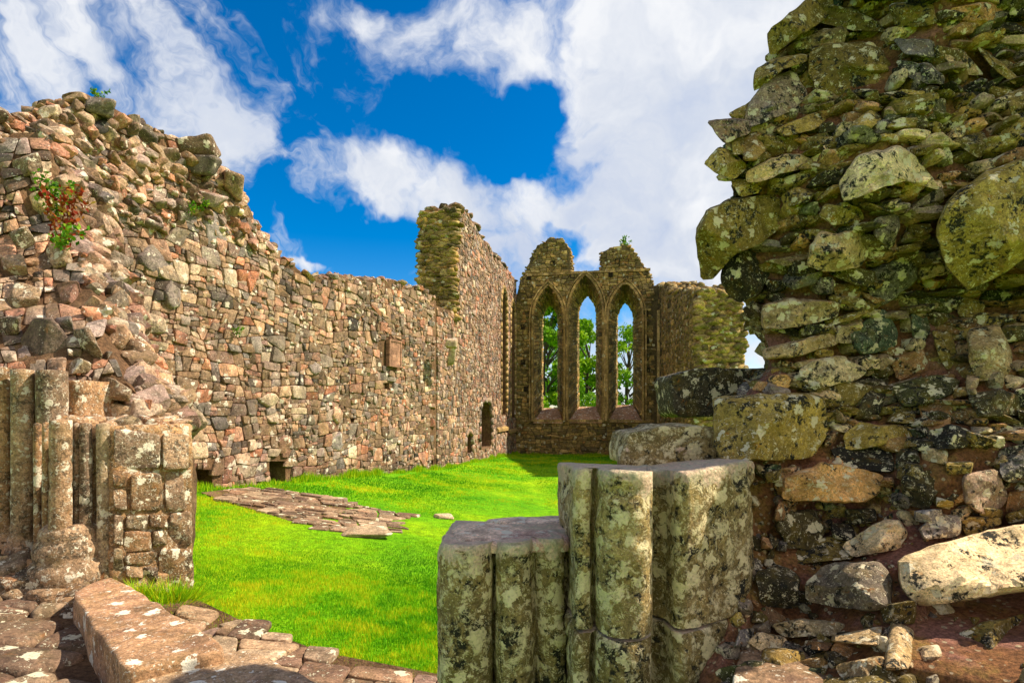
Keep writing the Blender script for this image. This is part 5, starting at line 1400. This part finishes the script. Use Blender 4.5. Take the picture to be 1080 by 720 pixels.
# =================================================================== TREES BEYOND THE WINDOWS
M_BARK, tt, bb = new_mat('bark'); bb.inputs['Base Color'].default_value = (.06, .045, .03, 1)
M_TREE = leaf_mat('tree leaf', [(0, (.04, .12, .004)), (.4, (.12, .28, .008)), (.75, (.26, .44, .012)), (1, (.42, .56, .02))], .4)
def tree(label, x, y, h, cr, n, seed, zc=.62, leaf=.16, sparse=1.0, lo=0.25):
    r = np.random.default_rng(seed); z0 = -.6; root = thing('broadleaf_tree', label, 'tree', (x, y, z0), group='trees beyond the window wall')
    A = Acc()
    def limb(a, b, r0, r1, k=6):
        a = np.array(a, float); b = np.array(b, float); n_ = 8; d = b - a; d /= np.linalg.norm(d); s = np.cross(d, [0.3, .9, .1]); s /= np.linalg.norm(s); t = np.cross(d, s); V = []
        for i in range(k):
            f_ = i / (k - 1); p = a + (b - a) * f_ + s * math.sin(f_ * 3) * .04 * np.linalg.norm(b - a); rr = r0 + (r1 - r0) * f_
            V += [p + rr * (s * math.cos(q) + t * math.sin(q)) for q in np.linspace(0, 6.283, n_, endpoint=False)]
        A.add(np.array(V), [(j * n_ + i, j * n_ + (i + 1) % n_, (j + 1) * n_ + (i + 1) % n_, (j + 1) * n_ + i) for j in range(k - 1) for i in range(n_)])
    tr_ = .022 * h; limb((x, y, z0), (x, y, z0 + h * .7), tr_, tr_ * .35)
    V = []; c = []; cl = []
    for i in range(34):
        th = r.random() * 6.283; zz_ = lo + (1 - lo) * r.random(); rad_ = cr * (math.sin(math.pi * min(1, max(.08, (zz_ - lo + .12) / (1.15 - lo)))) ** .6) * (.5 + .5 * r.random())
        e = np.array([x + rad_ * math.cos(th), y + rad_ * math.sin(th), z0 + h * zz_]); cl.append(e)
        limb((x, y, z0 + h * zz_ * .72), e, tr_ * .28, .02, 4)
    A.build('trunk', M_BARK, root)
    per = n // len(cl)
    for e in cl:
        s = cr * (.18 + .16 * r.random()); k = int(per * (.5 + r.random())); g = r.normal(size=(k, 3)); g /= np.linalg.norm(g, axis=1)[:, None]; g *= (r.random(k)[:, None] ** .4) * s * np.array([1, 1, .7])
        tone = np.clip(r.random() * .5 + .25 + (r.random(k) - .5) * .6, 0, 1); leaves(V, c, e + g, 0, leaf, tone, r)
    V = np.concatenate(V); c = np.concatenate(c); mesh_tris('crown', V, np.arange(len(V)).reshape(-1, 4), c, M_TREE, root)
def X_at(u, Y): return (u - U0) / FPX * Y
tree('dense green tree seen through the left window', X_at(577, 44), 44, 11.2, 3.0, 15000, 1, lo=.08)
tree('leafy tree seen low in the middle window', X_at(622, 50), 50, 9.6, 2.9, 11000, 2, lo=.1)
tree('loose tree seen through the right window', X_at(664, 48), 48, 9.4, 2.5, 3500, 3, lo=.25, leaf=.15)
tree('tall tree standing far behind between the left and middle windows', X_at(596, 62), 62, 10.5, 3.2, 5000, 6, lo=.2)
def hedge():
    r = np.random.default_rng(12); V = []; c = []
    n = 16000; x = X_at(520, 60) + r.random(n) * (X_at(720, 60) - X_at(520, 60)); y = 40 + r.random(n) * 1.6; z = -.6 + r.random(n) * (2.7 + .5 * np.sin(x * 1.3) + .3 * np.sin(x * 3.7))
    leaves(V, c, np.stack([x, y, z], 1), 0, .13, np.clip(r.random(n) * .8 + .1, 0, 1), r); V = np.concatenate(V); c = np.concatenate(c)
    o = mesh_tris('hedge', V, np.arange(len(V)).reshape(-1, 4), c, M_TREE); tag(o, 'low green hedge seen at the foot of the middle window', 'hedge')
hedge()
